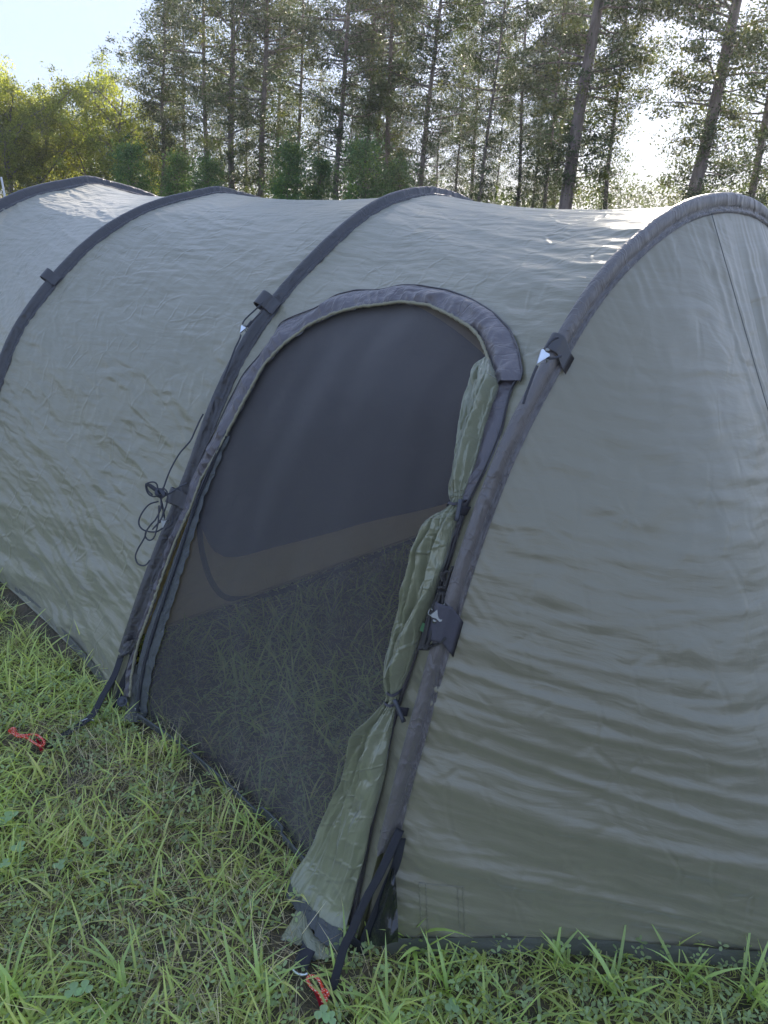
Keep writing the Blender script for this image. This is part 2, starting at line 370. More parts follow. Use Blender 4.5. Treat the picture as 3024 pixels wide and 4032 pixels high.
INSET = .012
def panel_base(Ca, Cb, s, t, sag=.035, low=.05):
    """s 0..1 from Ca to Cb, t 0..1 along the arc"""
    s = np.asarray(s, float); t = np.asarray(t, float)
    P = ev(Ca, t) * (1 - s)[..., None] + ev(Cb, t) * s[..., None]
    n = norm(arc_n(Ca, t) * (1 - s)[..., None] + arc_n(Cb, t) * s[..., None])
    edge = 4 * s * (1 - s)
    bell = np.sin(np.pi * np.clip(t, 0, 1))
    a = INSET + sag * edge * (.55 + .45 * bell) + low * edge * np.exp(-(np.minimum(t, 1 - t) / .12) ** 2)
    P = P - n * a[..., None]; P[..., 2] = np.maximum(P[..., 2], .004)
    return P, n

# ruled end panel (near half of hoop 4 down to the pegged hem)
CEN = FA + Pv * 1.31
Epk = CEN - Ax * .86; Kpk = np.array([1.10, 1.075, 0])
Qpath = resample(smooth_curve(resample([FA, [.45, 1.10, 0], [.80, 1.085, 0], Kpk, [1.32, 1.20, 0], Epk], 60), 3), 200)
def end_base(d, tau, far=False):
    """tau 0..1 foot->apex, d 0..1 hoop->hem"""
    d = np.asarray(d, float); tau = np.asarray(tau, float)
    t = tau * .5; P = ev(C4, t) - arc_n(C4, t) * .006
    q = np.clip(tau ** .8, 0, 1) * 199
    Q = np.stack([np.interp(q, np.arange(200), Qpath[:, k]) for k in range(3)], -1)
    L = P * (1 - d)[..., None] + Q * d[..., None]
    out = norm(np.cross(Q - P, np.array([0, 0, 1.0]) + 0 * P)); 
    bul = .05 * np.sin(np.pi * d) * np.sin(np.pi * tau) - .03 * np.sin(np.pi * d) * tau ** 4
    nrm = norm(np.stack([np.full_like(d, .35), np.full_like(d, -.75), np.full_like(d, .55)], -1))
    L = L + nrm * bul[..., None]
    if far:
        r = (L - CEN) @ Pv; L = L - 2 * r[..., None] * Pv
    return L

# pixel -> point on the un-wrinkled side panel between hoops 4 and 3
ss, tt = np.meshgrid(np.linspace(-.25, 1.15, 60), np.linspace(0, .6, 160), indexing='ij')
s_in = np.clip(ss, 0, 1); Pb, nb = panel_base(C4, C3, s_in.ravel(), tt.ravel(), .035, .05)
Pb = Pb + (ss - s_in).ravel()[:, None] * (ev(C3, tt.ravel()) - ev(C4, tt.ravel()))
# carry the sheet on below ground so that low pixels still land on it
Vb = Pb.reshape(60, 160, 3); skirt = Vb[:, :1].copy(); skirt[..., 2] -= .5; skirt = skirt - Pv * .06
Vb = np.concatenate([skirt, Vb], 1)
BV = BVHTree.FromPolygons([Vector(v) for v in Vb.reshape(-1, 3)], [tuple(f) for f in grid_faces(60, 161)])
def on_door(px, off=0.0):
    d = ray(px); loc, nn, i, dist = BV.ray_cast(Vector(CAM), Vector(norm(d)))
    if loc is None: 
        t = on_plane(px, FA); loc = Vector(at(px, t)); nn = Vector(-Pv)
    n = np.array(nn); 
    if n @ d > 0: n = -n
    return np.array(loc) + n * off, n
def door_pts(pxs, off=0.0):
    r = [on_door(p, off) for p in pxs]; return np.array([a for a, b in r]), np.array([b for a, b in r])

# ------------------------------------------------------------ pixel traces of the doorway
inner = [(524, 2740), (531, 2649), (553, 2540), (618, 2367), (654, 2265), (705, 2128), (763, 2005), (806, 1889), (879, 1766), (915, 1694), (984, 1566), (1048, 1448), (1121, 1370), (1230, 1288), (1322, 1247), (1413, 1222), (1508, 1213), (1585, 1202), (1694, 1215), (1785, 1256), (1867, 1306), (1904, 1347), (1925, 1400), (1945, 1460), (1950, 1540)]
outer = [(490, 2740), (515, 2613), (546, 2519), (589, 2381), (640, 2251), (683, 2121), (727, 2005), (763, 1889), (815, 1770), (857, 1694), (905, 1590), (966, 1475), (1030, 1402), (1085, 1329), (1112, 1274), (1167, 1250), (1258, 1216), (1322, 1170), (1404, 1150), (1500, 1150), (1585, 1131), (1649, 1131), (1767, 1151), (1858, 1183), (1950, 1238), (2013, 1302), (2050, 1384), (2065, 1475), (2055, 1510)]
strip_o = [(2050, 1490), (2031, 1515), (2013, 1557), (1999, 1612), (1984, 1684), (1959, 1756), (1919, 1847), (1883, 1919), (1847, 1991), (1826, 2060), (1799, 2140), (1777, 2215), (1735, 2330), (1690, 2450), (1654, 2562), (1618, 2670), (1575, 2790), (1545, 2911), (1510, 3080), (1476, 3248), (1440, 3430), (1410, 3586), (1395, 3680)]
strip_i = [(1930, 1500), (1915, 1570), (1900, 1630), (1890, 1690), (1880, 1760), (1860, 1830), (1840, 1890), (1815, 1940), (1795, 1990), (1775, 2050), (1750, 2130), (1728, 2210), (1690, 2320), (1648, 2440), (1612, 2550), (1578, 2660), (1540, 2780), (1510, 2900), (1478, 3070), (1446, 3240), (1412, 3420), (1386, 3580), (1372, 3680)]
net_left = [(575, 2822), (584, 2728), (608, 2613), (645, 2490), (683, 2367), (727, 2229), (763, 2106), (806, 1962), (864, 1817), (915, 1700)]
bottom = [(560, 2850), (640, 2905), (723, 2961), (800, 3022), (868, 3079), (970, 3165), (1067, 3250), (1184, 3373), (1280, 3480), (1350, 3600)]

# ------------------------------------------------------------ tent
tent = thing('tunnel_tent', 'large olive tunnel tent with dark pole sleeves and open arched netting door on the grass', 'tent', tuple(FA))
def wrinkle(x, y, seed, k=1.0):
    """x along the tunnel, y along the arc, metres"""
    wx = x + .12 * noise2(x * 2, y * 2, seed + 9); wy = y + .022 * noise2(x * 1.6, y * 3, seed + 5) + .010 * noise2(x * 6, y * 6, seed + 6)
    wy = wy - .22 * wx
    a = (ridge(noise2(wx * .8, wy * 10, seed)) - .5) * .0046
    b = (ridge(noise2(wx * 1.5, wy * 18 - wx * 3, seed + 1)) - .5) * .0020
    c = noise2(wx * .8, wy * 4.5, seed + 2) * .008
    d = (ridge(noise2(wx * 3 + wy * 2, wy * 22 + wx * 9, seed + 3)) - .5) * .0012
    e = (ridge(noise2(wx * 9 + wy * 3, wy * 8 - wx * 7, seed + 4)) - .5) * .0012
    m = .55 + .6 * np.clip(noise2(x * 1.7, y * 1.7, seed + 8) + .5, 0, 1)
    return (a * m * 1.35 + b * m * 1.4 + c * 1.2 + d * 1.3 + e * 1.3) * k
def fly_panel(name, Ca, Cb, seed, sag=.035, low=.05, cut=None, ncol=150):
    t = np.r_[np.linspace(0, .52, 460), np.linspace(.53, 1, 70)]; s = np.linspace(.0, 1.0, ncol)
    S, T = np.meshgrid(s, t, indexing='ij'); P, n = panel_base(Ca, Cb, S.ravel(), T.ravel(), sag, low)
    L = .5 * (arc_len(Ca) + arc_len(Cb)); wd = np.linalg.norm(Cb[200] - Ca[200])
    X = S.ravel() * wd; Y = T.ravel() * L; e = np.minimum(S.ravel(), 1 - S.ravel())
    fade = np.clip(e / .05, 0, 1)
    W = wrinkle(X, Y, seed)
    # short gathers that fan out from both pole seams
    gat = (ridge(noise2(Y * 22, X * 1.5, seed + 12)) - .4) * .0045 * np.exp(-(e * wd / .13) ** 1.3)
    # slack belly folds low down
    lo = np.exp(-(Y / .50) ** 2)
    W = W + (noise2(X * 1.3 + 3, Y * 8 + X * 1.5, seed + 14)) * .018 * lo * np.clip(4 * S.ravel() * (1 - S.ravel()), 0, 1)
    if cut is not None:
        pj = proj(P)
        dd = np.min(np.linalg.norm(pj[:, None] - resample(cut, 60)[None], axis=2), axis=1) if len(pj) < 9e4 else None
        if dd is not None: fade = fade * np.clip(dd / 120, .12, 1); W = W * np.where(Y < .55 * L, 1, 1)
    roof = np.exp(-((T.ravel() - .5) / .16) ** 2); W = W * (1 - .62 * roof); gat = gat * (1 - .5 * roof)
    P = P + n * ((W + gat) * fade)[:, None]
    P[:, 2] = np.maximum(P[:, 2], .003)
    F = grid_faces(ncol, len(t))
    if cut is not None:
        c = proj(P[F].mean(1)); near = (T.ravel()[F].mean(1) < .5)
        F = F[~(in_poly(c, cut) & near)]
    return keep(mesh(name, P, F, M['fly'], uv=np.stack([X + seed * 3.3, Y], -1)), tent)
# hole between the trim's edges; its lower side runs down to the ground
mid = 0.5 * (resample(inner, 60) + resample(outer, 60))
smid = 0.5 * (resample(strip_i, 40) + resample(strip_o, 40))
hole = [tuple(p) for p in mid] + [tuple(p) for p in smid[2:]] + [(1400, 3900), (1180, 3700), (480, 2990)]
fly_panel('fly_panel', C4, C3, 1, cut=hole)
fly_panel('fly_panel', C3, C2, 2, sag=.03, low=.03, ncol=170)
fly_panel('fly_panel', C2, C1, 3, sag=.05, low=.03)

def end_panel(name, far, seed):
    nd, nt_ = 230, 330
    d = np.linspace(0, 1, nd); tau = np.linspace(0, 1, nt_); D_, T_ = np.meshgrid(d, tau, indexing='ij'); D_ = D_.ravel(); T_ = T_.ravel()
    P = end_base(D_, T_, far); G = P.reshape(nd, nt_, 3)
    n = norm(np.cross(np.gradient(G, axis=0), np.gradient(G, axis=1))).reshape(-1, 3)
    ref = norm(G[nd // 2, nt_ // 2] - (CEN + Zv * .6)); 
    if (n.reshape(nd, nt_, 3)[nd // 2, nt_ // 2] @ ref) < 0: n = -n
    # wrinkles measured in world directions: along x and height
    x = P @ (Rv if not far else -Ax); z = P[:, 2]
    y2 = z + .16 * x
    lowf = np.exp(-(z / .62) ** 2.0)
    W = (noise2(x * 1.1 + .5, y2 * 8 + .5 * noise2(x * 1.5, z * 2, seed + 9), seed)) * .014 * lowf
    W += (ridge(noise2(x * 1.0 + z * .4, y2 * 14 + x * 1.5 + 2, seed + 1)) - .5) * .0065 * np.exp(-(z / .9) ** 2)
    W += (ridge(noise2(x * 2.4, y2 * 24, seed + 2)) - .5) * .002
    W += (ridge(noise2(x * 7 + z * 3, z * 7 - x * 4, seed + 3)) - .5) * .0016
    W += (ridge(noise2(x * 5 - z * 5, z * 6 + x * 5, seed + 7)) - .5) * .0014
    rx = 1 - T_     # folds fanning from the apex beside the seam
    W += (ridge(noise2(rx * 34, D_ * 1.3, seed + 4)) - .4) * .006 * np.exp(-(rx / .12) ** 2) * (D_ < .98) * np.clip(D_ * 8, 0, 1)
    if far: W += noise2(rx * 16, D_ * 1.5, seed + 5) * .02 * np.clip(D_ * 5, 0, 1)
    hs = np.linalg.norm(np.gradient(G, axis=0), axis=-1); arc = np.cumsum(hs, 0).reshape(-1)
    ytau = T_ * arc_len(C4) * .5
    W += (ridge(noise2(ytau * 26, arc * 3, seed + 6)) - .5) * .004 * np.exp(-(arc / .10) ** 1.5)
    fade = np.clip(D_ * 25, 0, 1) * np.clip(T_ * 18, 0, 1) * np.clip((1 - T_) * 30, 0, 1)
    P = P + n * (W * fade)[:, None]; P[:, 2] = np.maximum(P[:, 2], .002)
    return keep(mesh(name, P, grid_faces(nd, nt_), M['fly_end'], uv=np.stack([x, z + .2 * x], -1)), tent)
end_panel('end_panel', False, 21); end_panel('end_panel', True, 31)
# centre seam of the end panels
sm = end_base(np.linspace(.015, .99, 60), np.full(60, .94)); V, F = tube(sm + np.array([.003, -.004, .004]), .0011, 5)
keep(mesh('seam', V, F, M['skirt'], uv=V[:, :2]), tent)
# double stitched rectangle low on the end panel, near the pole foot
ep_o = [o for o in tent.children if o.name.startswith('end_panel')][0]
BE = BVHTree.FromPolygons([v.co.copy() for v in ep_o.data.vertices], [tuple(p.vertices) for p in ep_o.data.polygons])
def on_end(px, off=.001):
    d = Vector(norm(ray(px))); loc, nn, i_, di = BE.ray_cast(Vector(CAM), d)
    if loc is None: return None
    if nn.dot(d) > 0: nn = -nn
    return np.array(loc + nn * off)
def stitch(pts, name='stitching'):
    c = resample(pts, 70); c[:, 0] += 2.2 * np.sin(np.arange(70) * 1.5); Q_ = [on_end(p) for p in c]; Q_ = np.array([q_ for q_ in Q_ if q_ is not None])
    if len(Q_) > 5: V_, F_ = tube(Q_, .0009, 5); keep(mesh(name, V_, F_, M['fly_end'], uv=V_[:, :2]), tent)
stitch([(1650, 3475), (1655, 3560), (1660, 3690)]); stitch([(1676, 3478), (1680, 3560), (1684, 3692)]); stitch([(1822, 3490), (1826, 3580), (1832, 3705)]); stitch([(1800, 3488), (1806, 3580), (1812, 3700)])
stitch([(1650, 3475), (1720, 3484), (1822, 3490)])
# hem tapes along the ground
def hem_strip(pathfn, n, h, name, mat, lift=.004):
    P = pathfn; up = np.tile(Zv, (n, 1)); out_ = norm(np.cross(np.gradient(P, axis=0), Zv)); 
    if (out_[n // 2] @ (CAM - P[n // 2])) < 0: out_ = -out_
    rows = [P + out_ * (lift + .008 * (1 - k)) + Zv * (h * k) for k in np.linspace(0, 1, 5)]
    V = np.stack(rows, 1); x = np.r_[0, np.cumsum(np.linalg.norm(np.diff(P, axis=0), axis=1))]
    uv = np.stack([np.repeat(x, 5), np.tile(np.linspace(0, h, 5), n)], -1)
    return keep(mesh(name, V, grid_faces(n, 5), mat, uv=uv), tent)
q = resample(Qpath, 120); q[:, 2] = 0.0
hem_strip(q[4:], 116, .045, 'skirt', M['skirt'])
pb, _ = panel_base(C3, C2, np.linspace(.04, 1, 80), np.full(80, .012), .03, .03); pb[:, 2] = 0
hem_strip(pb, 80, .035, 'skirt', M['skirt'], .006)

# ---- pole sleeves
def sleeve(C, right, mat, t0=.03, t1=.985, rt=.0135, fl=.052, seed=0, nrm_right=None):
    n = 620; t = np.r_[np.linspace(t0, .5, 470), np.linspace(.505, t1, 150)]; n = len(t)
    P = ev(C, t); Nn = arc_n(C, t); A_ = -Ax
    y = t * arc_len(C)
    prof = []
    for a in np.linspace(200, 20, 9):
        ca, sa = math.cos(rad(a)), math.sin(rad(a))
        k = 1 + .05 * noise2(y * 12 + a * .01, np.full_like(y, a * .02), seed)
        prof.append(P + A_ * (rt * ca * k)[:, None] + Nn * (rt * sa * k + .002)[:, None])
    m = 9; w_edge = fl
    for j in range(1, m + 1):
        f = j / m; wd = rt * .95 + (w_edge - rt * .95) * f
        Q, qn = right(wd, t)
        off = .012 * (1 - f) ** 6 + .0034 + .0045 * math.exp(-((f - .80) / .11) ** 2)
        puck = (ridge(noise2(y * 60 + f * 3, np.full_like(y, f * 1.4), seed + 2)) - .5) * .0044 * (1.0 if .6 < f < .97 else .25) + noise2(y * 16, np.full_like(y, f * 2), seed + 3) * .0022 * math.sin(math.pi * f)
        st = -.0025 if j == m - 2 else 0
        prof.append(Q + qn * (off + puck + st)[:, None])
    Q, qn = right(w_edge + .001, t); prof.append(Q - qn * .002)
    V = np.stack(prof, 1); k = V.shape[1]
    uv = np.stack([np.repeat(y, k), np.tile(np.linspace(0, .1, k), n)], -1)
    return keep(mesh('pole_sleeve', V, grid_faces(n, k), mat, uv=uv), tent)
def right_of_panel(Ca, Cb, sag, low):     # surface just right of hoop Cb (towards Ca)
    def f(wd, t):
        wlen = np.linalg.norm(ev(Cb, t) - ev(Ca, t), axis=-1); s = 1 - wd / wlen
        return panel_base(Ca, Cb, s, t, sag, low)
    return f
def right_of_h4(wd, t):
    tn = np.minimum(t, 1 - t) * 2; far = t > .5
    def g(d):
        a = end_base(d, tn, False); b = end_base(d, tn, True); return np.where(far[:, None], b, a)
    L = np.linalg.norm(g(np.ones_like(t)) - g(np.zeros_like(t)), axis=-1) + .02
    d = np.clip(wd / L, 0, 1); Q = g(d); dirn = norm(g(d + .01) - g(d)); T = norm(ev(C4, np.minimum(t + .01, 1)) - ev(C4, np.maximum(t - .01, 0)))
    n = norm(np.cross(dirn, T)); s = np.sign(np.sum(n * (arc_n(C4, t) - Ax * .8), -1)); return Q, n * s[:, None]
def t_of(C, px):
    pj = proj(C[:230]); return float(np.argmin(np.linalg.norm(pj - np.array(px), axis=1))) / 400
sleeve(C4, right_of_h4, M['sleeve4'], t0=t_of(C4, (1506, 3340)), rt=.0118, fl=.033, seed=1)
sleeve(C3, right_of_panel(C4, C3, .035, .05), M['sleeve'], t0=t_of(C3, (480, 2570)), rt=.0132, fl=.041, seed=2)
sleeve(C2, right_of_panel(C3, C2, .03, .03), M['sleeve'], t0=.04, rt=.0145, fl=.044, seed=3)
sleeve(C1, right_of_panel(C2, C1, .05, .03), M['sleeve'], t0=.04, rt=.024, fl=.075, seed=4)
for C, t1 in ((C4, .13), (C3, .07), (C2, .07), (C1, .07)):
    tube_obj('tent_pole', ev(C, np.linspace(0.0, t1, 30)) + arc_n(C, np.linspace(0, t1, 30)) * .001, .0062, M['pole'], tent, 10)

# ---- arched trim, elastic, netting
def strip_between(name, A_, B_, mat, n=300, m=14, off=.006, gather=.006, seed=0, puff=.01, parent=None, zlim=None):
    a = resample(A_, n); b = resample(B_, n); a = catmull(a[::6], n); b = catmull(b[::6], n)
    pa, na = door_pts(a); pb, nb_ = door_pts(b); f = np.linspace(0, 1, m)[None, :, None]
    P = pa[:, None] * (1 - f) + pb[:, None] * f; Nn = norm(na[:, None] * (1 - f) + nb_[:, None] * f)
    x = np.r_[0, np.cumsum(np.linalg.norm(np.diff(pb, axis=0), axis=1))]
    X = np.repeat(x[:, None], m, 1); Fm = np.repeat(f[0, :, 0][None], n, 0)
    wig = (ridge(noise2(X * 20 + Fm * 1.2, Fm * 1.1, seed)) - .4) * gather * (.3 + .9 * (1 - Fm)) + noise2(X * 8, Fm * 1.5, seed + 1) * gather * 1.4
    W = off + wig * np.sin(np.pi * (.12 + .8 * Fm)) + puff * np.sin(np.pi * Fm)
    P = P + Nn * W[..., None]; P[..., 2] = np.maximum(P[..., 2], .004)
    wd = np.linalg.norm(pa - pb, axis=1)[:, None] * Fm
    return keep(mesh(name, P, grid_faces(n, m), mat, uv=np.stack([X.ravel(), wd.ravel()], -1)), parent or tent)
strip_between('door_trim', inner, outer, M['trim'], n=560, m=22, seed=41, puff=.014, gather=.0085, off=.006)
strip_between('door_trim', strip_i, strip_o, M['trim'], n=420, m=16, seed=45, puff=.008, gather=.005, off=.003)
# piping along the trim's outer edge
for pth in (outer[5:], strip_o):
    c = catmull(resample(pth, 60), 260); p, _ = door_pts(c, .0085); V, F = tube(smooth_curve(p, 2), .0022, 5); keep(mesh('edge_seam', V, F, M['sleeve']), tent)
el_ = catmull(resample(inner, 70), 900); ep, en = door_pts(el_, .014); ep = smooth_curve(ep, 6)
xx = np.r_[0, np.cumsum(np.linalg.norm(np.diff(ep, axis=0), axis=1))]
er = .0044 * (1 + .45 * noise2(xx * 75, xx * 0, 51) + .25 * noise2(xx * 190, xx * 0 + 3, 52))
ep = ep + en * (noise2(xx * 40, xx * 0 + 7, 53) * .002)[:, None]
V, F = tube(ep, er, 8); keep(mesh('elastic_edge', V, F, M['khaki']), tent)

S, T = np.meshgrid(np.linspace(-.02, 1.0, 190), np.linspace(0.0, .49, 380), indexing='ij')
P, n = panel_base(C4, C3, np.clip(S.ravel(), 0, 1), T.ravel()); 
X = S.ravel() * 1.25; Y = T.ravel() * arc_len(C4)
P = P - n * .004 + n * (noise2(X * 3, Y * 3, 61) * .006 + noise2(X * 10, Y * 4, 62) * .0015)[:, None]
F = grid_faces(190, 380); c = proj(P[F].mean(1))
inn = resample(inner, 60)
netpoly = [tuple(p) for p in net_left] + [tuple(p) for p in inn[18:]] + [tuple(p) for p in resample(strip_i, 30)[3:]] + [(1372, 3700), (1250, 3640), (1100, 3420)] + [tuple(p) for p in bottom[::-1][3:]]
netpoly = np.array(netpoly); npc = netpoly.mean(0)
grown = npc + (netpoly - npc) * np.array([1.012, 1.008])
F = F[in_poly(c, grown)]
keep(mesh('door_net', P, F, M['net'], uv=np.stack([X, Y], -1)), tent)
# netting hem on the ground
hb, hn = door_pts(resample(bottom, 90), .004); hb[:, 2] = np.maximum(hb[:, 2], .004)
V = np.stack([hb + hn * (.004 + .003 * math.sin(math.pi * k / 4)) + Zv * (.030 * k / 4 - .004) for k in range(5)], 1)
keep(mesh('net_hem', V, grid_faces(90, 5), M['hem'], uv=np.stack([np.repeat(np.linspace(0, 1.2, 90), 5), np.tile(np.linspace(0, .03, 5), 90)], -1)), tent)
tube_obj('hem_piping', hb + Zv * .028 + hn * .009, .003, M['hem'], tent, 6)
# zip tape down the left side: two tapes with the coil between
zl = catmull(resample(net_left, 30), 220)
w_in = np.interp(np.arange(220), [0, 60, 120, 170, 219], [46, 62, 44, 22, 6])[:, None]
wav = (2.2 * np.sin(np.arange(220) * .52) + 1.5 * noise2(np.arange(220) * .11, np.zeros(220), 71) * 3)[:, None]
hv = np.array([[1.0, .18]])
strip_between('zip_tape', zl - hv * w_in, zl + hv * (3 + wav), M['hem'], n=300, m=9, seed=72, off=.004, gather=.004, puff=.006)
coil = zl - hv * (w_in * .42); cp, cn = door_pts(coil, .013); cp = smooth_curve(cp, 4)
tube_obj('zip_coil', cp, .0034, M['web'], tent, 6)
tube_obj('zip_coil', cp + (Rv * -.0075), .0019, M['plastic'], tent, 6)
pl0, pn0 = on_door((545, 2815), .02)
V, F = join([ribbon([pl0 + Zv * .004, pl0 + np.array([-.004, -.004, -.02]), pl0 + np.array([-.012, -.010, -.042])], .008, Rv, .0025, 12),
             tube(catmull([pl0 + Zv * .012 + Rv * .006, pl0 + Rv * .009 + Zv * .002, pl0 - Rv * .004 - Zv * .003, pl0 - Rv * .006 + Zv * .008], 16), .0028, 6)])
keep(mesh('zip_puller', V, F, M['metal']), tent)

# ---- rolled back door flap
fl_L = [(1916, 1400), (1890, 1432), (1862, 1475), (1840, 1545), (1826, 1620), (1817, 1708), (1806, 1790), (1795, 1860), (1777, 1918), (1779, 1960), (1787, 1992), (1765, 2018), (1735, 2050), (1705, 2092), (1662, 2179), (1636, 2250), (1611, 2323), (1588, 2395), (1568, 2468), (1550, 2540), (1537, 2610), (1531, 2685), (1537, 2728), (1527, 2765), (1510, 2795), (1470, 2840), (1435, 2885), (1405, 2945), (1380, 3012), (1350, 3090), (1321, 3164), (1286, 3240), (1253, 3308), (1215, 3370), (1160, 3430), (1139, 3480)]
fl_R = [(1920, 1400), (1940, 1435), (1955, 1475), (1966, 1520), (1950, 1570), (1929, 1610), (1905, 1690), (1882, 1760), (1858, 1860), (1832, 1920), (1822, 1965), (1812, 1998), (1812, 2022), (1804, 2055), (1785, 2115), (1763, 2200), (1734, 2287), (1715, 2345), (1693, 2400), (1669, 2454), (1645, 2540), (1608, 2635), (1572, 2718), (1566, 2760), (1552, 2800), (1545, 2850), (1538, 2900), (1530, 2960), (1515, 3040), (1498, 3122), (1480, 3190), (1462, 3260), (1442, 3370), (1405, 3502), (1372, 3610), (1345, 3740)]
nS, nA = 420, 150
Lp = catmull(fl_L, nS * 2)[::2][:nS]; Rp = catmull(fl_R, nS * 2)[::2][:nS]
# match stations by list index rather than by length
def bylist(P, n):
    P = np.asarray(P, float); m = len(P); u = np.linspace(0, m - 1, n); out = []
    for k in range(2): out.append(np.interp(u, np.arange(m), P[:, k]))
    return smooth_curve(np.stack(out, -1), 10)
Lp = bylist(fl_L, nS); Rp = bylist(fl_R, nS)
_, LN = door_pts(Lp); _, RN = door_pts(Rp)
def front_pts(pxs, off, z=.015):
    out_ = []
    for p in pxs:
        t = min(on_door_t(p) - off, t_ground(p, z)); out_.append(t)
    t = smooth_curve(np.array(out_)[:, None], 160)[:, 0]
    return np.array([at(p, a) for p, a in zip(pxs, t)])
def on_door_t(p):
    P, _ = on_door(p); return (P - CAM) @ Fv
L3 = front_pts(Lp, .02); R3 = front_pts(Rp, .02)
Cc = .5 * (L3 + R3); Ew = .5 * (R3 - L3); hw = np.linalg.norm(Ew, axis=1); En = norm(LN + RN); En = norm(smooth_curve(En, 12))
dep = np.clip(hw * .62, .004, .026); u = np.linspace(0, 1, nS)
ph = np.linspace(0, 2 * np.pi, nA, endpoint=False)
PH, UU = np.meshgrid(ph, u); sl_ = UU * 1.9     # metres-ish along
xc = np.cos(PH); front = np.clip(np.sin(PH), 0, 1)
neck = np.exp(-((UU - 11 / 35) / .03) ** 2) + np.exp(-((UU - 22.6 / 35) / .03) ** 2)
near_neck = np.exp(-((UU - 11 / 35) / .11) ** 2) + np.exp(-((UU - 22.6 / 35) / .13) ** 2)
v = xc
fold = noise2(v * 1.7 + 2.0 * UU, sl_ * 2.2, 81) * .026 + (ridge(noise2(v * 2.0 + 1.4 * UU * 3, sl_ * 1.4 + v, 89)) - .45) * .013
fold += (ridge(noise2(v * 5 - UU * 4, sl_ * 1.4, 82)) - .45) * .014 * (.12 + near_neck)
fold += noise2(v * 2.2, sl_ * 5, 83) * .006
cu = np.abs(np.sin(v * 4.4 + 1.6 * np.sin(sl_ * 3.1) + noise2(v * 1.3, sl_ * 3.5, 88) * 3.2))
fold += -.013 * (1 - cu) ** 3.5 * np.clip(noise2(v * 2, sl_ * 3, 90) * 1.5 + .75, .1, 1)
cu2 = np.abs(np.sin(v * 1.5 + sl_ * 17 + noise2(v * 2.5, sl_ * 6, 92) * 4)); fold += -.009 * (1 - cu2) ** 4 * (UU < .33) * np.clip(noise2(v * 3, sl_ * 9, 93) * 2 + .4, 0, 1)
fold *= np.clip(1.15 - (UU - .75) * 3.2, .25, 1)
fold += (ridge(noise2(v * 4, sl_ * 14 + v * 4, 84)) - .5) * .0035 * (UU < .3) + (ridge(noise2(v * 5 + 3, sl_ * 9 + v * 3, 85)) - .5) * .0035
scale = np.clip(hw / .03, .25, 1.3)[:, None] * (1 - .45 * np.clip(neck, 0, 1)) * np.clip(UU / .03, 0, 1)
V = Cc[:, None] + Ew[:, None] * (xc + .06 * noise2(np.sin(PH) * 2, sl_ * 8, 86))[..., None] + En[:, None] * (dep[:, None] * (.15 + np.sin(PH)) + fold * scale * (.25 + .75 * front))[..., None]
uvw = np.stack([(PH / (2 * np.pi) * .22).ravel(), sl_.ravel()], -1)[:, ::-1]
flap = keep(mesh('door_flap', V, grid_faces(nS, nA, True), M['flap'], uv=uvw), tent)
# hem band on the lower edge of the flap, lying on its front
rows = np.arange(nS - 9, nS); cols = np.arange(0, nA // 2 + 2)
Hh = V[rows][:, cols] + En[rows][:, None] * .0022
keep(mesh('flap_hem', Hh, grid_faces(len(rows), len(cols)), M['hem'], uv=np.stack(np.meshgrid(np.linspace(0, .03, len(rows)), np.linspace(0, .2, len(cols)), indexing='ij'), -1).reshape(-1, 2)), tent)
def patch(name, bl, tr_, mat, depth, n=40, m=30, seed=0, amp=.004, bulge=.01, parent=None):
    """bl, tr_: two px curves (left, right); depth fn of (i,f)->t offset"""
    a = bylist(bl, n); b = bylist(tr_, n); V = []
    for i in range(n):
        for j in range(m):
            f = j / (m - 1); p = a[i] * (1 - f) + b[i] * f
            t = min(depth(i / (n - 1), f), t_ground(p, .012))
            t = t - bulge * math.sin(math.pi * f)
            V.append(at(p, t))
    V = np.array(V); I, J = np.meshgrid(np.linspace(0, .2, n), np.linspace(0, .1, m), indexing='ij')
    dd = (ridge(noise2(J.ravel() * 30 + I.ravel() * 8, I.ravel() * 12, seed)) - .5) * amp + noise2(I.ravel() * 15, J.ravel() * 20, seed + 1) * amp
    V = V - Fv * dd[:, None]; V[:, 2] = np.maximum(V[:, 2], .003)
    return keep(mesh(name, V, grid_faces(n, m), mat, uv=np.stack([I.ravel(), J.ravel()], -1)), parent or tent)
tB = lambda px, k=0.0: t_ground(px) - k

def on_door_t(p):
    P, _ = on_door(p); return (P - CAM) @ Fv
d0 = on_door_t((1300, 3600)) - .02
patch('flap_corner', [(1176, 3560), (1150, 3620), (1120, 3670), (1103, 3700)], [(1225, 3620), (1215, 3660), (1195, 3700), (1182, 3722)], M['flap'], lambda i, f: d0 + .02 - .03 * i, seed=91)
patch('flap_corner', [(1186, 3600), (1184, 3660), (1190, 3710), (1206, 3755), (1236, 3783)], [(1214, 3612), (1225, 3665), (1262, 3705), (1300, 3735), (1335, 3765)], M['flap'], lambda i, f: d0 - .01 - .035 * i, seed=93, bulge=.012)
patch('flap_hem', [(1180, 3600), (1179, 3660), (1185, 3712), (1202, 3760), (1234, 3788)], [(1200, 3605), (1204, 3662), (1212, 3705), (1226, 3742), (1252, 3770)], M['hem'], lambda i, f: d0 - .016 - .036 * i, seed=94, m=8, bulge=.004)
patch('flap_hem', [(1106, 3690), (1103, 3702)], [(1190, 3706), (1184, 3726)], M['hem'], lambda i, f: d0 - .016, seed=95, n=6, m=14, bulge=.004)

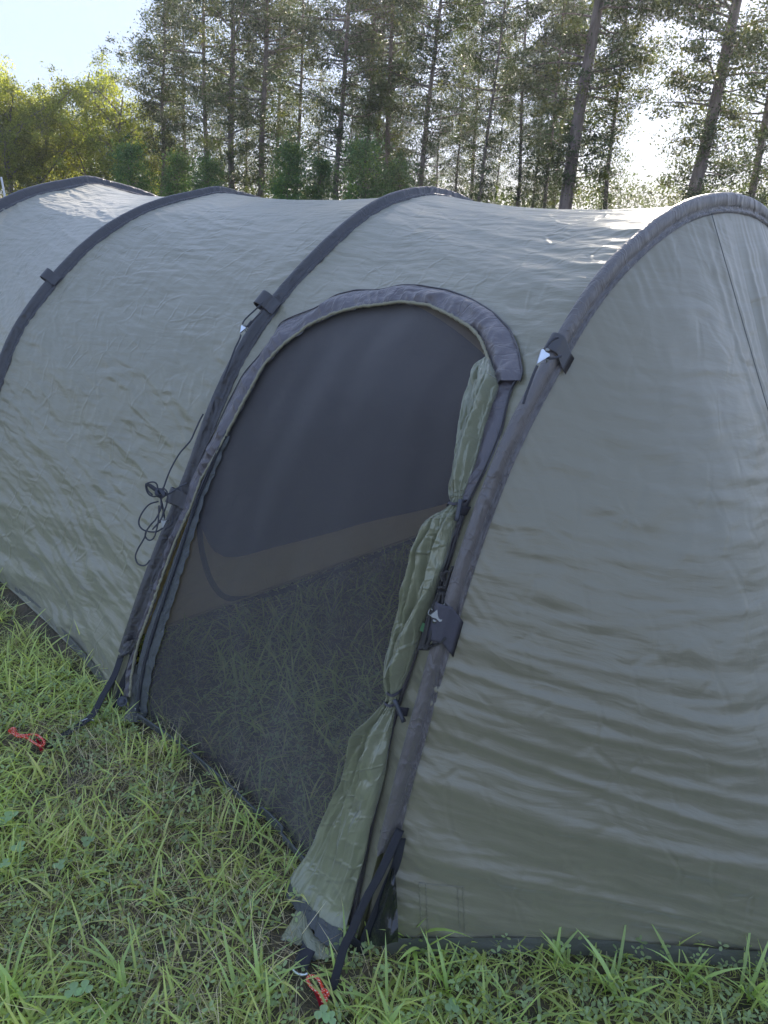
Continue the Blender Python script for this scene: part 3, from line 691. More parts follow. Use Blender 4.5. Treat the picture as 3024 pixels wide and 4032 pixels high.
# ---- ties with toggles round the flap
def tie(c_px, a_px, b_px, upper):
    k = int(round((11 if upper else 22.6) / 35 * (nS - 1)))
    c = Cc[k]; e = Ew[k] * 1.18; nn_ = En[k]; T = norm(Cc[k + 4] - Cc[k - 4])
    for dz in (-.012, .014):
        a = np.linspace(0, 2 * np.pi, 30); path = c + T * (dz + .006 * np.sin(a * 2))[:, None] + np.cos(a)[:, None] * e + np.sin(a)[:, None] * nn_ * (dep[k] * 1.35) + nn_ * dep[k] * .3
        V, F = ribbon(path, .006, T, .002, 50); keep(mesh('tie_loop', V, F, M['web_grey']), tent)
    t = on_door_t(c_px) - .045
    tube_obj('toggle', np.array([at(a_px, t), at(b_px, t)]), .0052, M['plastic'], tent, 12, n=6)
    p, q_ = at(c_px, t + .004), at((c_px[0] + 50, c_px[1] + 6), t + .03)
    V, F = ribbon([p, .5 * (p + q_) - nn_ * 0 + norm(CAM - p) * .004, q_], .02, T, .0018, 10); keep(mesh('toggle_tab', V, F, M['web_grey']), tent)
tie((1806, 2008), (1815, 1966), (1798, 2052), True)
tie((1570, 2800), (1553, 2755), (1590, 2842), False)

# ---- webbing loops sewn over the sleeves
def strap_loop(C, right, tc, wid, bulge, mat, over=.0, fl=.06, lean=0.0):
    n = 34; L = arc_len(C); t = tc + np.linspace(-.5, .5, 14) * wid / L
    P = ev(C, t); Nn = arc_n(C, t); rows = []
    for j in range(n):
        a = j / (n - 1); ang = rad(215 - 195 * a); rr = .0165 + bulge * math.sin(math.pi * min(1, a * 1.15)) ** 2
        q_ = P - Ax * ((rr * math.cos(ang)))+ Nn * (rr * math.sin(ang) + .004)
        rows.append(q_)
    for w_ in (.03, .045, fl):
        Q, qn = right(w_, t); rows.append(Q + qn * .011)
    V = np.stack(rows, 1); V2 = V - norm(V - P[:, None] + 1e-6) * .0022
    k = V.shape[1]; F = [tuple(f) for f in grid_faces(14, k)]
    a = 14 * k; F += [tuple(i + a for i in f[::-1]) for f in F]
    for j in range(k - 1): F += [(j + 1, j, j + a, j + 1 + a), ((13 * k) + j, 13 * k + j + 1, 13 * k + j + 1 + a, 13 * k + j + a)]
    keep(mesh('webbing_loop', np.vstack([V.reshape(-1, 3), V2.reshape(-1, 3)]), F, mat), tent)
def t_of(C, px):
    pj = proj(C[:230]); return float(np.argmin(np.linalg.norm(pj - np.array(px), axis=1))) / 400
r2 = right_of_panel(C3, C2, .03, .03); r3 = right_of_panel(C4, C3, .035, .05)
strap_loop(C2, r2, t_of(C2, (205, 1100)), .050, .026, M['sleeve'], fl=.049)
strap_loop(C3, r3, t_of(C3, (1065, 1205)), .052, .028, M['sleeve'], fl=.046)
strap_loop(C3, r3, t_of(C3, (705, 1965)), .052, .018, M['sleeve'], fl=.046)
strap_loop(C4, right_of_h4, t_of(C4, (2190, 1370)), .040, .004, M['sleeve'], fl=.022)
strap_loop(C4, right_of_h4, t_of(C4, (1750, 2440)), .080, .010, M['web_grey'], fl=.022)

# ---- foot of the near pole
def depth_path(pts, ta, tb):
    m = len(pts); return np.array([at(p, ta + (tb - ta) * i / (m - 1)) for i, p in enumerate(pts)])
tA = on_plane((1560, 3300), FA) - .06
S1 = [(1576, 3265), (1540, 3347), (1492, 3448), (1434, 3554), (1386, 3665), (1357, 3723), (1337, 3791), (1316, 3868), (1300, 3930)]
V, F = ribbon(depth_path(S1, tA, t_ground((1300, 3930), .0)), .0185, Rv, .002, 60); keep(mesh('ground_strap', V, F, M['web']), tent)
S2 = [(1582, 3300), (1560, 3400), (1525, 3482), (1482, 3588), (1444, 3675), (1420, 3748)]
V, F = ribbon(depth_path(S2, tA, t_ground((1420, 3748), .0) - .005), .0185, Rv, .002, 50); keep(mesh('ground_strap', V, F, M['web']), tent)
S3 = [(1372, 3690), (1400, 3712), (1440, 3748), (1452, 3770)]
V, F = ribbon(depth_path(S3, t_ground((1372, 3700), .03) - .01, t_ground((1452, 3765), .0)), .024, np.array([.2, 0, 1]), .002, 20); keep(mesh('ground_strap', V, F, M['web']), tent)
te = on_plane((1530, 3330), FA)
patch('sleeve_end', [(1497, 3268), (1500, 3300), (1488, 3340), (1484, 3372)], [(1560, 3255), (1556, 3285), (1535, 3325), (1490, 3374)], M['sleeve4'], lambda i, f: te - .022, seed=97, n=20, m=16)
tp = on_plane((1545, 3600), FA)
def foot_t(i, f):
    l = np.interp(i, [0, 1], [1536, 1430]); r_ = np.interp(i, [0, 1], [1556, 1568]); y_ = 3420 + 310 * i
    q_ = on_end((l * (1 - f) + r_ * f, y_)); q2 = on_door((l * (1 - f) + r_ * f, y_))[0]
    return min(tp, (q2 - CAM) @ Fv, ((q_ - CAM) @ Fv) if q_ is not None else 9) - .010
patch('foot_patch_and_gap_shade', [(1536, 3420), (1500, 3520), (1465, 3620), (1430, 3735)], [(1556, 3425), (1562, 3520), (1567, 3620), (1568, 3715)], M['pvc_gap_shade'], lambda i, f: foot_t(i, f), seed=99, n=34, m=22, amp=.008, bulge=.02)  # black coated patch, widened as painted shade over the dark gap beside the pole
pr = gnd((1185, 3790), .02)
V, F = ribbon([gnd((1215, 3735), .035), gnd((1195, 3775), .03), gnd((1182, 3812), .02)], .034, Rv, .004, 14); keep(mesh('peg_strap', V, F, M['web']), tent)
ringc = [gnd((1150, 3808), .018), gnd((1162, 3828), .016), gnd((1186, 3838), .016), gnd((1212, 3834), .018)]
tube_obj('buckle', ringc, .0035, M['metal'], tent, 8, n=20)
# ---- foot of the second pole
tBp = on_plane((450, 2620), FB) - .02
V, F = ribbon(depth_path([(478, 2580), (450, 2660), (405, 2739), (367, 2811), (320, 2850), (274, 2880), (224, 2915), (185, 2940)], tBp, t_ground((185, 2940))), .020, Rv, .002, 60); keep(mesh('ground_strap', V, F, M['web']), tent)
V, F = ribbon(depth_path([(530, 2560), (512, 2630), (486, 2690), (470, 2740), (455, 2790)], tBp + .01, t_ground((455, 2790))), .024, Rv, .002, 40); keep(mesh('ground_strap', V, F, M['web']), tent)
patch('sleeve_end', [(488, 2530), (478, 2560), (462, 2592)], [(545, 2510), (530, 2560), (500, 2580)], M['sleeve'], lambda i, f: tBp - .004, seed=101, n=16, m=12)
bt = on_door_t((481, 2762)) - .05; bc = at((481, 2762), bt); dirb = norm(CAM - bc)
bx = norm(np.cross(dirb, Zv)); bz = np.cross(bx, dirb); a = np.linspace(0, 2 * np.pi, 28, endpoint=False); V = []
for r, h in ((.017, -.004), (.017, .003), (.0145, .005), (.0125, .002), (.011, .002), (.009, .005), (.0001, .0055)):
    V.append(bc + r * (np.cos(a)[:, None] * bx + np.sin(a)[:, None] * bz) + dirb * h)
keep(mesh('snap_button', np.stack(V, 0), grid_faces(7, 28, True), M['plastic']), tent)
patch('door_corner', [(510, 2640), (500, 2700), (495, 2790), (490, 2840)], [(560, 2600), (555, 2700), (552, 2790), (548, 2845)], M['skirt'], lambda i, f: min(on_door_t((500, 2760)) - .005, t_ground((500, 2640 + 200 * i), .005)), seed=103, amp=.007)
V, F = ribbon([gnd((318, 2842), .03), gnd((345, 2832), .03), gnd((372, 2838), .028)], .006, Zv, .002, 12); keep(mesh('buckle', V, F, M['metal']), tent)
# small green maker's tab by the lower cord bundle
gt = on_door_t((1660, 2475)) - .035
V = [at(p, gt) for p in ((1664, 2451), (1680, 2459), (1677, 2497), (1653, 2481))]; V += [v + Fv * .0015 for v in V]
keep(mesh('fabric_tab', V, [(0, 1, 2, 3), (7, 6, 5, 4), (0, 4, 5, 1), (1, 5, 6, 2), (2, 6, 7, 3), (3, 7, 4, 0)], M['green_tag'], smooth=False), tent)

# ------------------------------------------------------------ inner tent seen through the net
i0 = gnd((656, 2461), .05); i1 = gnd((1750, 2069), .05); idir = norm((i1 - i0) * np.array([1, 1, 0]))
innr = thing('inner_tent', 'tan inner tent wall with dark mesh door seen through the netting', 'inner tent', tuple(i0))
u0 = -.22; U_, Z_ = np.meshgrid(np.linspace(u0, 2.45, 90), np.linspace(0, 1, 70), indexing='ij')
base = i0 + U_[..., None] * idir; hz = np.array([np.interp((b - FB) @ Pv, (C3 - FB) @ Pv, C3[:, 2]) for b in base[:, 0]]); hz = np.maximum(hz - .10, .06)
P = base + Zv * (Z_ * (hz[:, None] - .03))[..., None]; nI = np.cross(idir, Zv)
P = P + nI * (noise2(U_ * 5, Z_ * 6, 111) * .008)[..., None]
keep(mesh('wall', P, grid_faces(90, 70), M['inner'], uv=np.stack([U_.ravel(), (P[..., 2]).ravel()], -1)), innr)
nI = nI if nI @ (CAM - i0) > 0 else -nI
def on_inner(px, off=0):
    d = ray(px); t = ((i0 - CAM) @ nI) / (d @ nI); return at(px, t) + nI * off
zc = catmull([(778, 2050), (785, 2130), (800, 2210), (830, 2290), (880, 2345), (960, 2352), (1080, 2330), (1200, 2290), (1400, 2215), (1700, 2090)], 120)
zp = np.array([on_inner(p, .012) for p in zc]); 
V, F = ribbon(zp, .022, np.cross(nI, norm(np.gradient(zp, axis=0))), .002, 120); keep(mesh('door_zip', V, F, M['sleeve']), innr)
ib = np.array([on_inner(p, .01) for p in resample([(640, 2466), (1100, 2300), (1780, 2055)], 60)]); tube_obj('hem', ib, .006, M['inner'], innr, 6)
mp = [(770, 1900), (778, 2050), (870, 2185), (1100, 2140), (1400, 2060), (1900, 1900), (1980, 1500), (1500, 1150), (1000, 1250), (840, 1600)]
cpt = np.array([on_inner(p, .02) for p in catmull(mp + mp[:1], 80)[:-1]]); cpt[:, 2] = np.clip(cpt[:, 2], .04, 1.42); cc_ = cpt.mean(0)
V = np.vstack([cpt, cc_[None]]); F = [(i, (i + 1) % len(cpt), len(cpt)) for i in range(len(cpt))]
keep(mesh('mesh_window', V, F, M['inner_mesh'], uv=np.stack([(V - i0) @ idir, V[:, 2]], -1)), innr)

# ------------------------------------------------------------ guy lines and pegs
def cords(root, lists, t, r, mat, jitter=.006):
    prts = []
    for i, l in enumerate(lists):
        P = np.array([at(p, t + jitter * math.sin(i * 2.1 + k * .8)) for k, p in enumerate(l)])
        n = max(24, len(l) * 9); prts.append(tube(catmull(P, n), r, 7))
    V, F = join(prts); return keep(mesh('cord', V, F, mat), root)
def runner(root, px, t, a, s=.03, mat='metal'):
    c = at(px, t); ex = Rv * math.cos(a) + Uv * math.sin(a); ey = -Rv * math.sin(a) + Uv * math.cos(a); n = -Fv
    out = [(-.60, 0), (.36, .36), (.46, .26), (.40, 0), (.46, -.26), (.36, -.36)]
    V = [c + ex * x * s + ey * y * s + n * .006 for x, y in out] + [c + ex * x * s + ey * y * s - n * .004 for x, y in out]
    F = [(0, 5, 4, 3), (0, 3, 2, 1), (6, 9, 10, 11), (6, 7, 8, 9)] + [(i, (i + 1) % 6, (i + 1) % 6 + 6, i + 6) for i in range(6)]
    keep(mesh('line_lock', V, F, M[mat], smooth=False), root)
    V, F = join([tube(catmull([c + ex * .1 * s - ey * .4 * s, c + ex * .1 * s - ey * .5 * s - n * .012, c + ex * .42 * s - ey * .45 * s - n * .012, c + ex * .42 * s - ey * .3 * s], 14), .0018, 6),
                 tube(np.array([c + ex * .5 * s + n * .006, c + ex * .62 * s + n * .002]), .0042, 8)])
    keep(mesh('lock_pin', V, F, M['metal_dull']), root)
tg = on_plane((960, 1300), FB) - .045
g1 = thing('guy_line', 'thin dark guy line with shiny lock looped into a loose tangle behind the middle sleeve', 'guy line', tuple(at((632, 1941), tg)))
cords(g1, [[(1035, 1190), (1010, 1215), (966, 1256), (954, 1277)], [(948, 1318), (943, 1335), (925, 1372), (905, 1425), (880, 1490)], [(990, 1262), (972, 1285), (962, 1290)], [(1028, 1228), (1000, 1258), (975, 1290)]], tg, .0026, M['cord'], .002)
tg2 = on_plane((640, 1950), FB) - .05
cords(g1, [[(800, 1630), (785, 1658), (766, 1700), (748, 1737), (705, 1788), (669, 1853), (647, 1911), (640, 1930)],
    [(624, 1974), (586, 1987), (556, 2025), (546, 2058), (558, 2082), (586, 2093), (618, 2093), (643, 2077)],
    [(637, 1976), (630, 2010), (612, 2045), (596, 2063), (575, 2093), (573, 2115), (588, 2127), (607, 2115), (620, 2070), (624, 2044), (626, 1990)],
    [(575, 2095), (567, 2120), (542, 2163), (533, 2193), (542, 2218), (561, 2227), (577, 2222), (590, 2205)],
    [(615, 1935), (602, 1927), (580, 1908), (586, 1900), (605, 1898), (618, 1908), (621, 1930)], [(625, 1940), (610, 1925), (577, 1904), (576, 1927), (586, 1946), (605, 1955), (625, 1950)],
    [(618, 1925), (590, 1908), (578, 1915), (583, 1932), (600, 1948)],
    [(630, 1955), (662, 1946), (700, 1921), (737, 1902)], [(659, 1948), (640, 1957), (634, 1975), (637, 1995), (645, 2020), (648, 2050)], [(680, 2030), (678, 2056), (668, 2070), (650, 2085)],
    [(628, 1950), (640, 1990), (642, 2020), (630, 2050), (600, 2085)], [(640, 1920), (655, 1932), (660, 1955), (655, 1990), (640, 2030), (628, 2060)]], tg2, .0026, M['cord'], .006)
kn = [[(632 + 20 * math.cos(q_ * .5 + k) * (1 - .1 * k), 1941 + 16 * math.sin(q_ * .5 + k * 1.3)) for q_ in range(11)] for k in range(5)]
cords(g1, kn, tg2 - .006, .003, M['cord'], .01)
runner(g1, (955, 1297), tg - .006, rad(60), .023); runner(g1, (645, 2062), tg2 - .008, rad(85), .024, 'metal_dull')
tg = on_plane((2130, 1420), FA) - .06
g2 = thing('guy_line', 'dark guy line with triangular metal lock tied to the near sleeve above the rolled flap', 'guy line', tuple(at((2130, 1405), tg)))
cords(g2, [[(2200, 1328), (2185, 1332), (2163, 1350), (2150, 1372), (2145, 1385)], [(2210, 1402), (2190, 1408), (2165, 1410), (2152, 1406)], [(2115, 1440), (2100, 1475), (2085, 1515), (2072, 1550), (2060, 1590)]], tg, .0028, M['cord'], .003)
runner(g2, (2133, 1407), tg - .004, rad(52), .028)
tg = on_door_t((1720, 2400)) - .045
g3 = thing('guy_line', 'thick dark brown cord hank bound tight beside the lower near sleeve and green tab', 'guy line', tuple(at((1730, 2400), tg)))
st = []
for k in range(6):
    o_ = k * 7 - 16
    st.append([(1735 + o_ * .5, 2330), (1722 + o_ * .9, 2380), (1702 + o_, 2430), (1690 + o_, 2480), (1675 + o_ * .8, 2530), (1664 + o_ * .7, 2548), (1668 + o_, 2556), (1684 + o_ * .8, 2540)])
st += [[(1806, 2215), (1794, 2242), (1767, 2291), (1748, 2334), (1740, 2372), (1738, 2400)], [(1759, 2300), (1745, 2270), (1750, 2256), (1764, 2250), (1768, 2262), (1756, 2310)], [(1784, 2229), (1770, 2262), (1752, 2315)],
       [(1742, 2290), (1738, 2262), (1748, 2256), (1752, 2275), (1748, 2310)], [(1700, 2540), (1715, 2540), (1735, 2530), (1755, 2512)]]
for k in range(4): st.append([(1724, 2318 + k * 9), (1736, 2312 + k * 9), (1752, 2318 + k * 9), (1756, 2328 + k * 9)])
cords(g3, st, tg, .0030, M['cord_brown'], .006)
runner(g3, (1730, 2410), tg - .010, rad(240), .036, 'metal_dull')

def peg(root_label, loop, head, knot, tz):
    c = gnd(head, .02); r = thing('tent_peg', root_label, 'tent peg', tuple(c), 'tent pegs at the door corners')
    s = .017
    out = [(-.9, .9), (-.4, .35), (.1, .4), (.5, .9), (.75, .5), (.45, 0), (.5, -1.4), (-.1, -1.5), (-.4, -.3)]
    V = [c + Rv * x * s + Uv * y * s - Fv * .004 for x, y in out] + [c + Rv * x * s + Uv * y * s + Fv * .004 for x, y in out]; m = len(out)
    F = [tuple(range(m)), tuple(range(2 * m - 1, m - 1, -1))] + [(i, i + m, (i + 1) % m + m, (i + 1) % m) for i in range(m)]
    keep(mesh('peg_head', V, F, M['red_metal'], smooth=False), r)
    V, F = tube(np.array([c - Zv * .0, c + np.array([.02, .02, -.16])]), .0035, 6); keep(mesh('peg_shaft', V, F, M['red_metal']), r)
    P = catmull([at(p, t_ground(p, tz)) for p in loop], 70); n = len(P); V, F = tube(P, .0036 * (1 + .12 * noise2(np.arange(n) * .9, np.zeros(n), 5)), 8)
    keep(mesh('cord_loop', V, F, M['cord_red']), r)
    kc = at(knot, t_ground(knot, tz)); a = np.linspace(0, 4 * np.pi, 40)
    V, F = tube(kc + np.stack([np.cos(a) * .008, np.sin(a * 1.3) * .007, .006 * np.sin(a * .7)], -1), .0034, 7); keep(mesh('knot', V, F, M['cord_red']), r)
peg('pinkish red peg with orange flecked cord loop in front of the rolled flap', [(1272, 3930), (1253, 3908), (1232, 3892), (1214, 3868), (1212, 3850), (1226, 3843), (1250, 3852), (1266, 3878), (1274, 3905), (1284, 3930), (1281, 3945), (1268, 3938)], (1266, 3932), (1278, 3918), .03)
peg('red peg with orange flecked cord loop lying in grass left of the door', [(46, 2876), (75, 2893), (101, 2895), (139, 2892), (169, 2912), (174, 2930), (158, 2937), (127, 2920), (101, 2903), (70, 2900), (48, 2885)], (163, 2928), (50, 2878), .03)

# ------------------------------------------------------------ grass
def blades(x, y, L, W, azm, lean, curv, col, segs=4, z0=None, tipw=.08):
    n = len(x); z = terrain(x, y) if z0 is None else z0
    k = np.linspace(0, 1, segs + 1); ang = lean[:, None] + curv[:, None] * k[None]
    ds = L[:, None] / segs
    hx = np.cumsum(np.sin(ang) * ds, 1) - np.sin(ang[:, :1]) * ds; hz_ = np.cumsum(np.cos(ang) * ds, 1) - np.cos(ang[:, :1]) * ds
    cx, cy = np.cos(azm), np.sin(azm)
    C_ = np.stack([x[:, None] + hx * cx[:, None], y[:, None] + hx * cy[:, None], z[:, None] + hz_], -1)
    wd = W[:, None] * (np.clip(np.sin(np.pi * (.22 + .78 * k)), 0, 1) * (1 - tipw) + tipw * .3)[None]
    tw = azm[:, None] + np.pi / 2 + (RS.rand(n)[:, None] - .5) * 1.6 * k[None]
    S_ = np.stack([np.cos(tw), np.sin(tw), .25 * np.sin(tw * 3)], -1) * wd[..., None] * .5
    V = np.stack([C_ - S_, C_ + S_], 2).reshape(-1, 3)
    b = (np.arange(n) * (segs + 1) * 2)[:, None] + (np.arange(segs) * 2)[None]
    F = np.stack([b, b + 1, b + 3, b + 2], -1).reshape(-1, 4)
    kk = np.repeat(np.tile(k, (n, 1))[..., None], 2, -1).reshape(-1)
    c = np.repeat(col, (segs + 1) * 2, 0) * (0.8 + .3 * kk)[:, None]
    return V, F, c
def greens(n, base, var=.25, yellow=.2):
    b = np.tile(np.array(base), (n, 1)); b *= (1 + var * (RS.rand(n, 1) * 2 - 1)); y = RS.rand(n, 1) * yellow
    b[:, 0:1] += y * .12; b[:, 1:2] += y * .05; return np.clip(b, .005, .75)
def cat_(*parts):
    V, F, C_, o = [], [], [], 0
    for v, f, c in parts: V.append(v); F.append(f + o); C_.append(c); o += len(v)
    return np.vstack(V), np.vstack(F), np.vstack(C_)
feet = np.array([FA[:2], FB[:2], F2[:2], F1[:2]])
def inside_side(x, y):      # signed distance behind the tent's near side (positive inside)
    return (x - FB[0]) * Pv[0] + (y - FB[1]) * Pv[1]
def scatter(n, x0, x1, y0, y1):
    return RS.uniform(x0, x1, n), RS.uniform(y0, y1, n)
def visible(x, y, m=1700, z=0):
    p = proj(np.stack([x, y, np.full_like(x, z)], -1)); fwd = (np.stack([x, y, np.full_like(x, -H)], -1)) @ Fv
    return (fwd > .2) & (p[:, 0] > -m) & (p[:, 0] < 3024 + m) & (p[:, 1] > -m) & (p[:, 1] < 4032 + m)
def dryness(x, y):
    p = np.exp(-(((x + .30) / .45) ** 2 + ((y - 1.35) / .38) ** 2)) + .8 * np.exp(-(((x + .75) / .3) ** 2 + ((y - 1.5) / .3) ** 2))
    return np.clip(p + .6 * noise2(x * 2.6, y * 2.6, 21) + .2, 0, 1)
def right_clump(x, y): return np.clip((x + .05) / .3, 0, 1) * (y < 1.15)
def under_end(x, y):  return ((x - FA[0]) * Ax[0] + (y - FA[1]) * Ax[1] < .02) & (x > FA[0] - .05) & (y > np.interp(x, Qpath[:, 0], Qpath[:, 1]) + .03)
AVOID = [(gnd(p), r) for p, r in (((1245, 3890), .045), ((1270, 3940), .035), ((1180, 3825), .04), ((1200, 3760), .05), ((1240, 3700), .055), ((1150, 3680), .05), ((1300, 3760), .05), ((1320, 3850), .03), ((1160, 3620), .04),
    ((60, 2885), .035), ((110, 2900), .035), ((165, 2925), .03))]
def clear_of(x, y):
    ok = np.ones(len(x), bool)
    for c, r in AVOID: ok &= ((x - c[0]) ** 2 + ((y - c[1] + .02) / 1.3) ** 2) > r * r
    return ok
def field(n, kind, reg=(-4.6, 2.6, .15, 5.4)):
    x, y = scatter(n, *reg); ok = visible(x, y) & ~under_end(x, y) & (clear_of(x, y) | (RS.rand(n) < (.10 if kind != 'straw' else .5))); ins = inside_side(x, y)
    pjy = np.hypot(x, y); ok &= RS.rand(n) < np.clip(2.1 / pjy, .25, 1) * np.where(ins > 0, .55, 1)
    ok &= (ins < 1.9) & ~((ins > 0) & ((x - FB[0]) * Ax[0] + (y - FB[1]) * Ax[1] > .35))
    x, y = x[ok], y[ok]; n = len(x); dr = dryness(x, y); ins = inside_side(x, y) > 0
    if kind == 'short':
        k = RS.rand(n) < (1 - .55 * dr); x, y, ins = x[k], y[k], ins[k]; n = len(x)
        cl = np.clip(noise2(x * 6, y * 6, 23) + .6, .25, 1.3)
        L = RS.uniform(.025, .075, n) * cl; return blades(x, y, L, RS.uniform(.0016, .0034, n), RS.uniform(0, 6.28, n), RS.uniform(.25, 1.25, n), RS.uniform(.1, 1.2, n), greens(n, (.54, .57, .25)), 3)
    if kind == 'long':
        k = (RS.rand(n) < (.75 - .5 * dr) * np.clip(noise2(x * 3.3, y * 3.3, 24) + .65, .1, 1)); x, y = x[k], y[k]; n = len(x)
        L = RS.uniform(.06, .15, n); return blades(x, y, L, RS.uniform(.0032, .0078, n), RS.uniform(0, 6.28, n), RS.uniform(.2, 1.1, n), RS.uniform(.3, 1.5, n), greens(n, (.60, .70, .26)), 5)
    if kind == 'straw':
        k = RS.rand(n) < (.12 + .88 * dr); x, y = x[k], y[k]; n = len(x)
        L = RS.uniform(.03, .11, n); c = np.tile([.75, .65, .48], (n, 1)) * (1 + .45 * (RS.rand(n, 1) * 2 - 1)); g_ = RS.rand(n) < .35; c[g_] = np.array([.32, .24, .16]) * (1 + .3 * RS.rand(g_.sum(), 1))
        return blades(x, y, L, RS.uniform(.001, .0024, n), RS.uniform(0, 6.28, n), RS.uniform(.7, 1.55, n), RS.uniform(-.6, .9, n), c, 3, z0=terrain(x, y) + RS.uniform(.0, .02, n))
    if kind == 'weed':
        k = RS.rand(n) < np.clip(.35 + .9 * noise2(x * 4 + 5, y * 4, 27) + .6 * right_clump(x, y), .06, 1); x, y = x[k], y[k]; n = len(x)
        h = RS.uniform(.006, .045, n) * (1 + .5 * right_clump(x, y)); z = terrain(x, y) + h; col = greens(n, (.38, .47, .25), .3, .15)
        Vs, Fs, Cs, o = [], [], [], 0; s = RS.uniform(.0055, .0105, n); a0 = RS.uniform(0, 6.28, n)
        for q_ in range(3):
            a = a0 + q_ * 2.094 + RS.uniform(-.2, .2, n); ca, sa = np.cos(a), np.sin(a); tilt = RS.uniform(-.3, .7, n)
            def pt(r, w_): return np.stack([x + s * (r * ca - w_ * sa), y + s * (r * sa + w_ * ca), z + s * r * tilt], -1)
            V = np.stack([pt(.12, 0), pt(.75, -.42), pt(1.45, -.36), pt(1.7, 0), pt(1.45, .36), pt(.75, .42)], 1).reshape(-1, 3)
            b = np.arange(n)[:, None] * 6; Fs.append(np.vstack([np.hstack([b, b + 1, b + 2, b + 3]), np.hstack([b, b + 3, b + 4, b + 5])]) + o); o += len(V)
            Vs.append(V); Cs.append(np.repeat(col, 6, 0))
        return np.vstack(Vs), np.vstack(Fs), np.vstack(Cs)
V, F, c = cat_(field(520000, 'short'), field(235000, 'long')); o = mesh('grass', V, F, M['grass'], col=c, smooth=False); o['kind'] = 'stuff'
V, F, c = field(235000, 'straw'); o = mesh('dry_straw', V, F, M['grass'], col=c, smooth=False); o['kind'] = 'stuff'
V, F, c = field(120000, 'weed'); o = mesh('ground_cover', V, F, M['grass'], col=c, smooth=False); o['kind'] = 'stuff'
# coarser turf out to the tree line
n = 60000; r = 1.2 + 44 * RS.rand(n) ** 1.3; a = RS.uniform(rad(-10), rad(190), n); x = r * np.cos(a); y = 1.5 + r * np.sin(a)
ok = ~((x > -4.6) & (x < 2.6) & (y > .15) & (y < 5.4)) | ~visible(x, y, 1600); x, y, r = x[ok], y[ok], r[ok]; n = len(x)
V, F, c = blades(x, y, RS.uniform(.05, .12, n) * (1 + r * .02), RS.uniform(.006, .012, n) * (1 + r * .25), RS.uniform(0, 6.28, n), RS.uniform(.1, .9, n), RS.uniform(.1, 1, n), greens(n, (.075, .135, .035)), 2)
o = mesh('far_turf', V, F, M['grass'], col=c, smooth=False); o['kind'] = 'stuff'

# broad bladed tufts one can tell apart
def tuft(px, nb, L, Wd, label, seed, spread=.02, up=.55, col=(.54, .68, .28)):
    p = gnd(px); rs = np.random.RandomState(seed); parts = []
    x = p[0] + rs.uniform(-spread, spread, nb); y = p[1] + rs.uniform(-spread, spread, nb)
    LL = L * rs.uniform(.55, 1.15, nb); cc = np.array(col) * (1 + .2 * (rs.rand(nb, 1) * 2 - 1))
    V, F, c = blades(x, y, LL, Wd * rs.uniform(.7, 1.2, nb), rs.uniform(0, 6.28, nb), rs.uniform(.02, up, nb), rs.uniform(.1, 1.35, nb), cc, 8)
    r = thing('grass_tuft', label, 'grass tuft', (float(p[0]), float(p[1]), 0), 'broad bladed grass tufts')
    keep(mesh('blades', V, F, M['grass'], col=c), r)
tuft((1640, 3730), 15, .19, .0095, 'tall bright green tuft at the corner where black foot straps meet the end panel', 1)
tuft((1760, 3880), 12, .15, .0085, 'bright tuft just below and right of the tall tuft at the strap corner', 2)
tuft((2210, 3800), 9, .17, .009, 'upright tuft with reddish tipped blade against the dark hem, left of centre of end panel', 3)
tuft((2420, 3900), 10, .15, .010, 'wide bladed tuft in front of the end panel hem, middle of the right half', 4)
tuft((2700, 3850), 9, .16, .009, 'slim upright tuft close to the hem, second from the right edge', 5)
tuft((2960, 3940), 12, .18, .008, 'long narrow bladed tuft at the right edge in front of the hem', 6)
tuft((1330, 3850), 7, .13, .009, 'arching pale tuft growing through the black strap beside the orange cord loop', 7, up=.9)
tuft((450, 3900), 14, .17, .009, 'dense tuft low in the left foreground', 8, spread=.04, up=.8)
tuft((60, 3960), 12, .19, .009, 'long arching tuft in the bottom left corner', 9, spread=.05, up=.9)
tuft((980, 3930), 12, .15, .008, 'arching tuft in the foreground left of the orange cord loop', 10, spread=.04, up=.9)
tuft((690, 3000), 7, .15, .006, 'thin tuft standing against the lower left corner of the netting', 11)
tuft((1010, 3290), 8, .14, .005, 'thin tuft in front of the netting hem halfway along', 12)
tuft((1100, 3450), 9, .14, .005, 'thin tuft against the netting hem next to the flap', 13)
tuft((420, 2830), 12, .12, .005, 'short tuft around the foot of the second pole', 14)
tuft((1540, 4010), 11, .15, .010, 'wide bladed tuft at the bottom edge right of the orange cord loop', 15, spread=.03, up=.8)
tuft((2050, 4010), 11, .14, .009, 'bright tuft at the bottom edge below the near pole foot and the end panel', 16, spread=.03, up=.8)
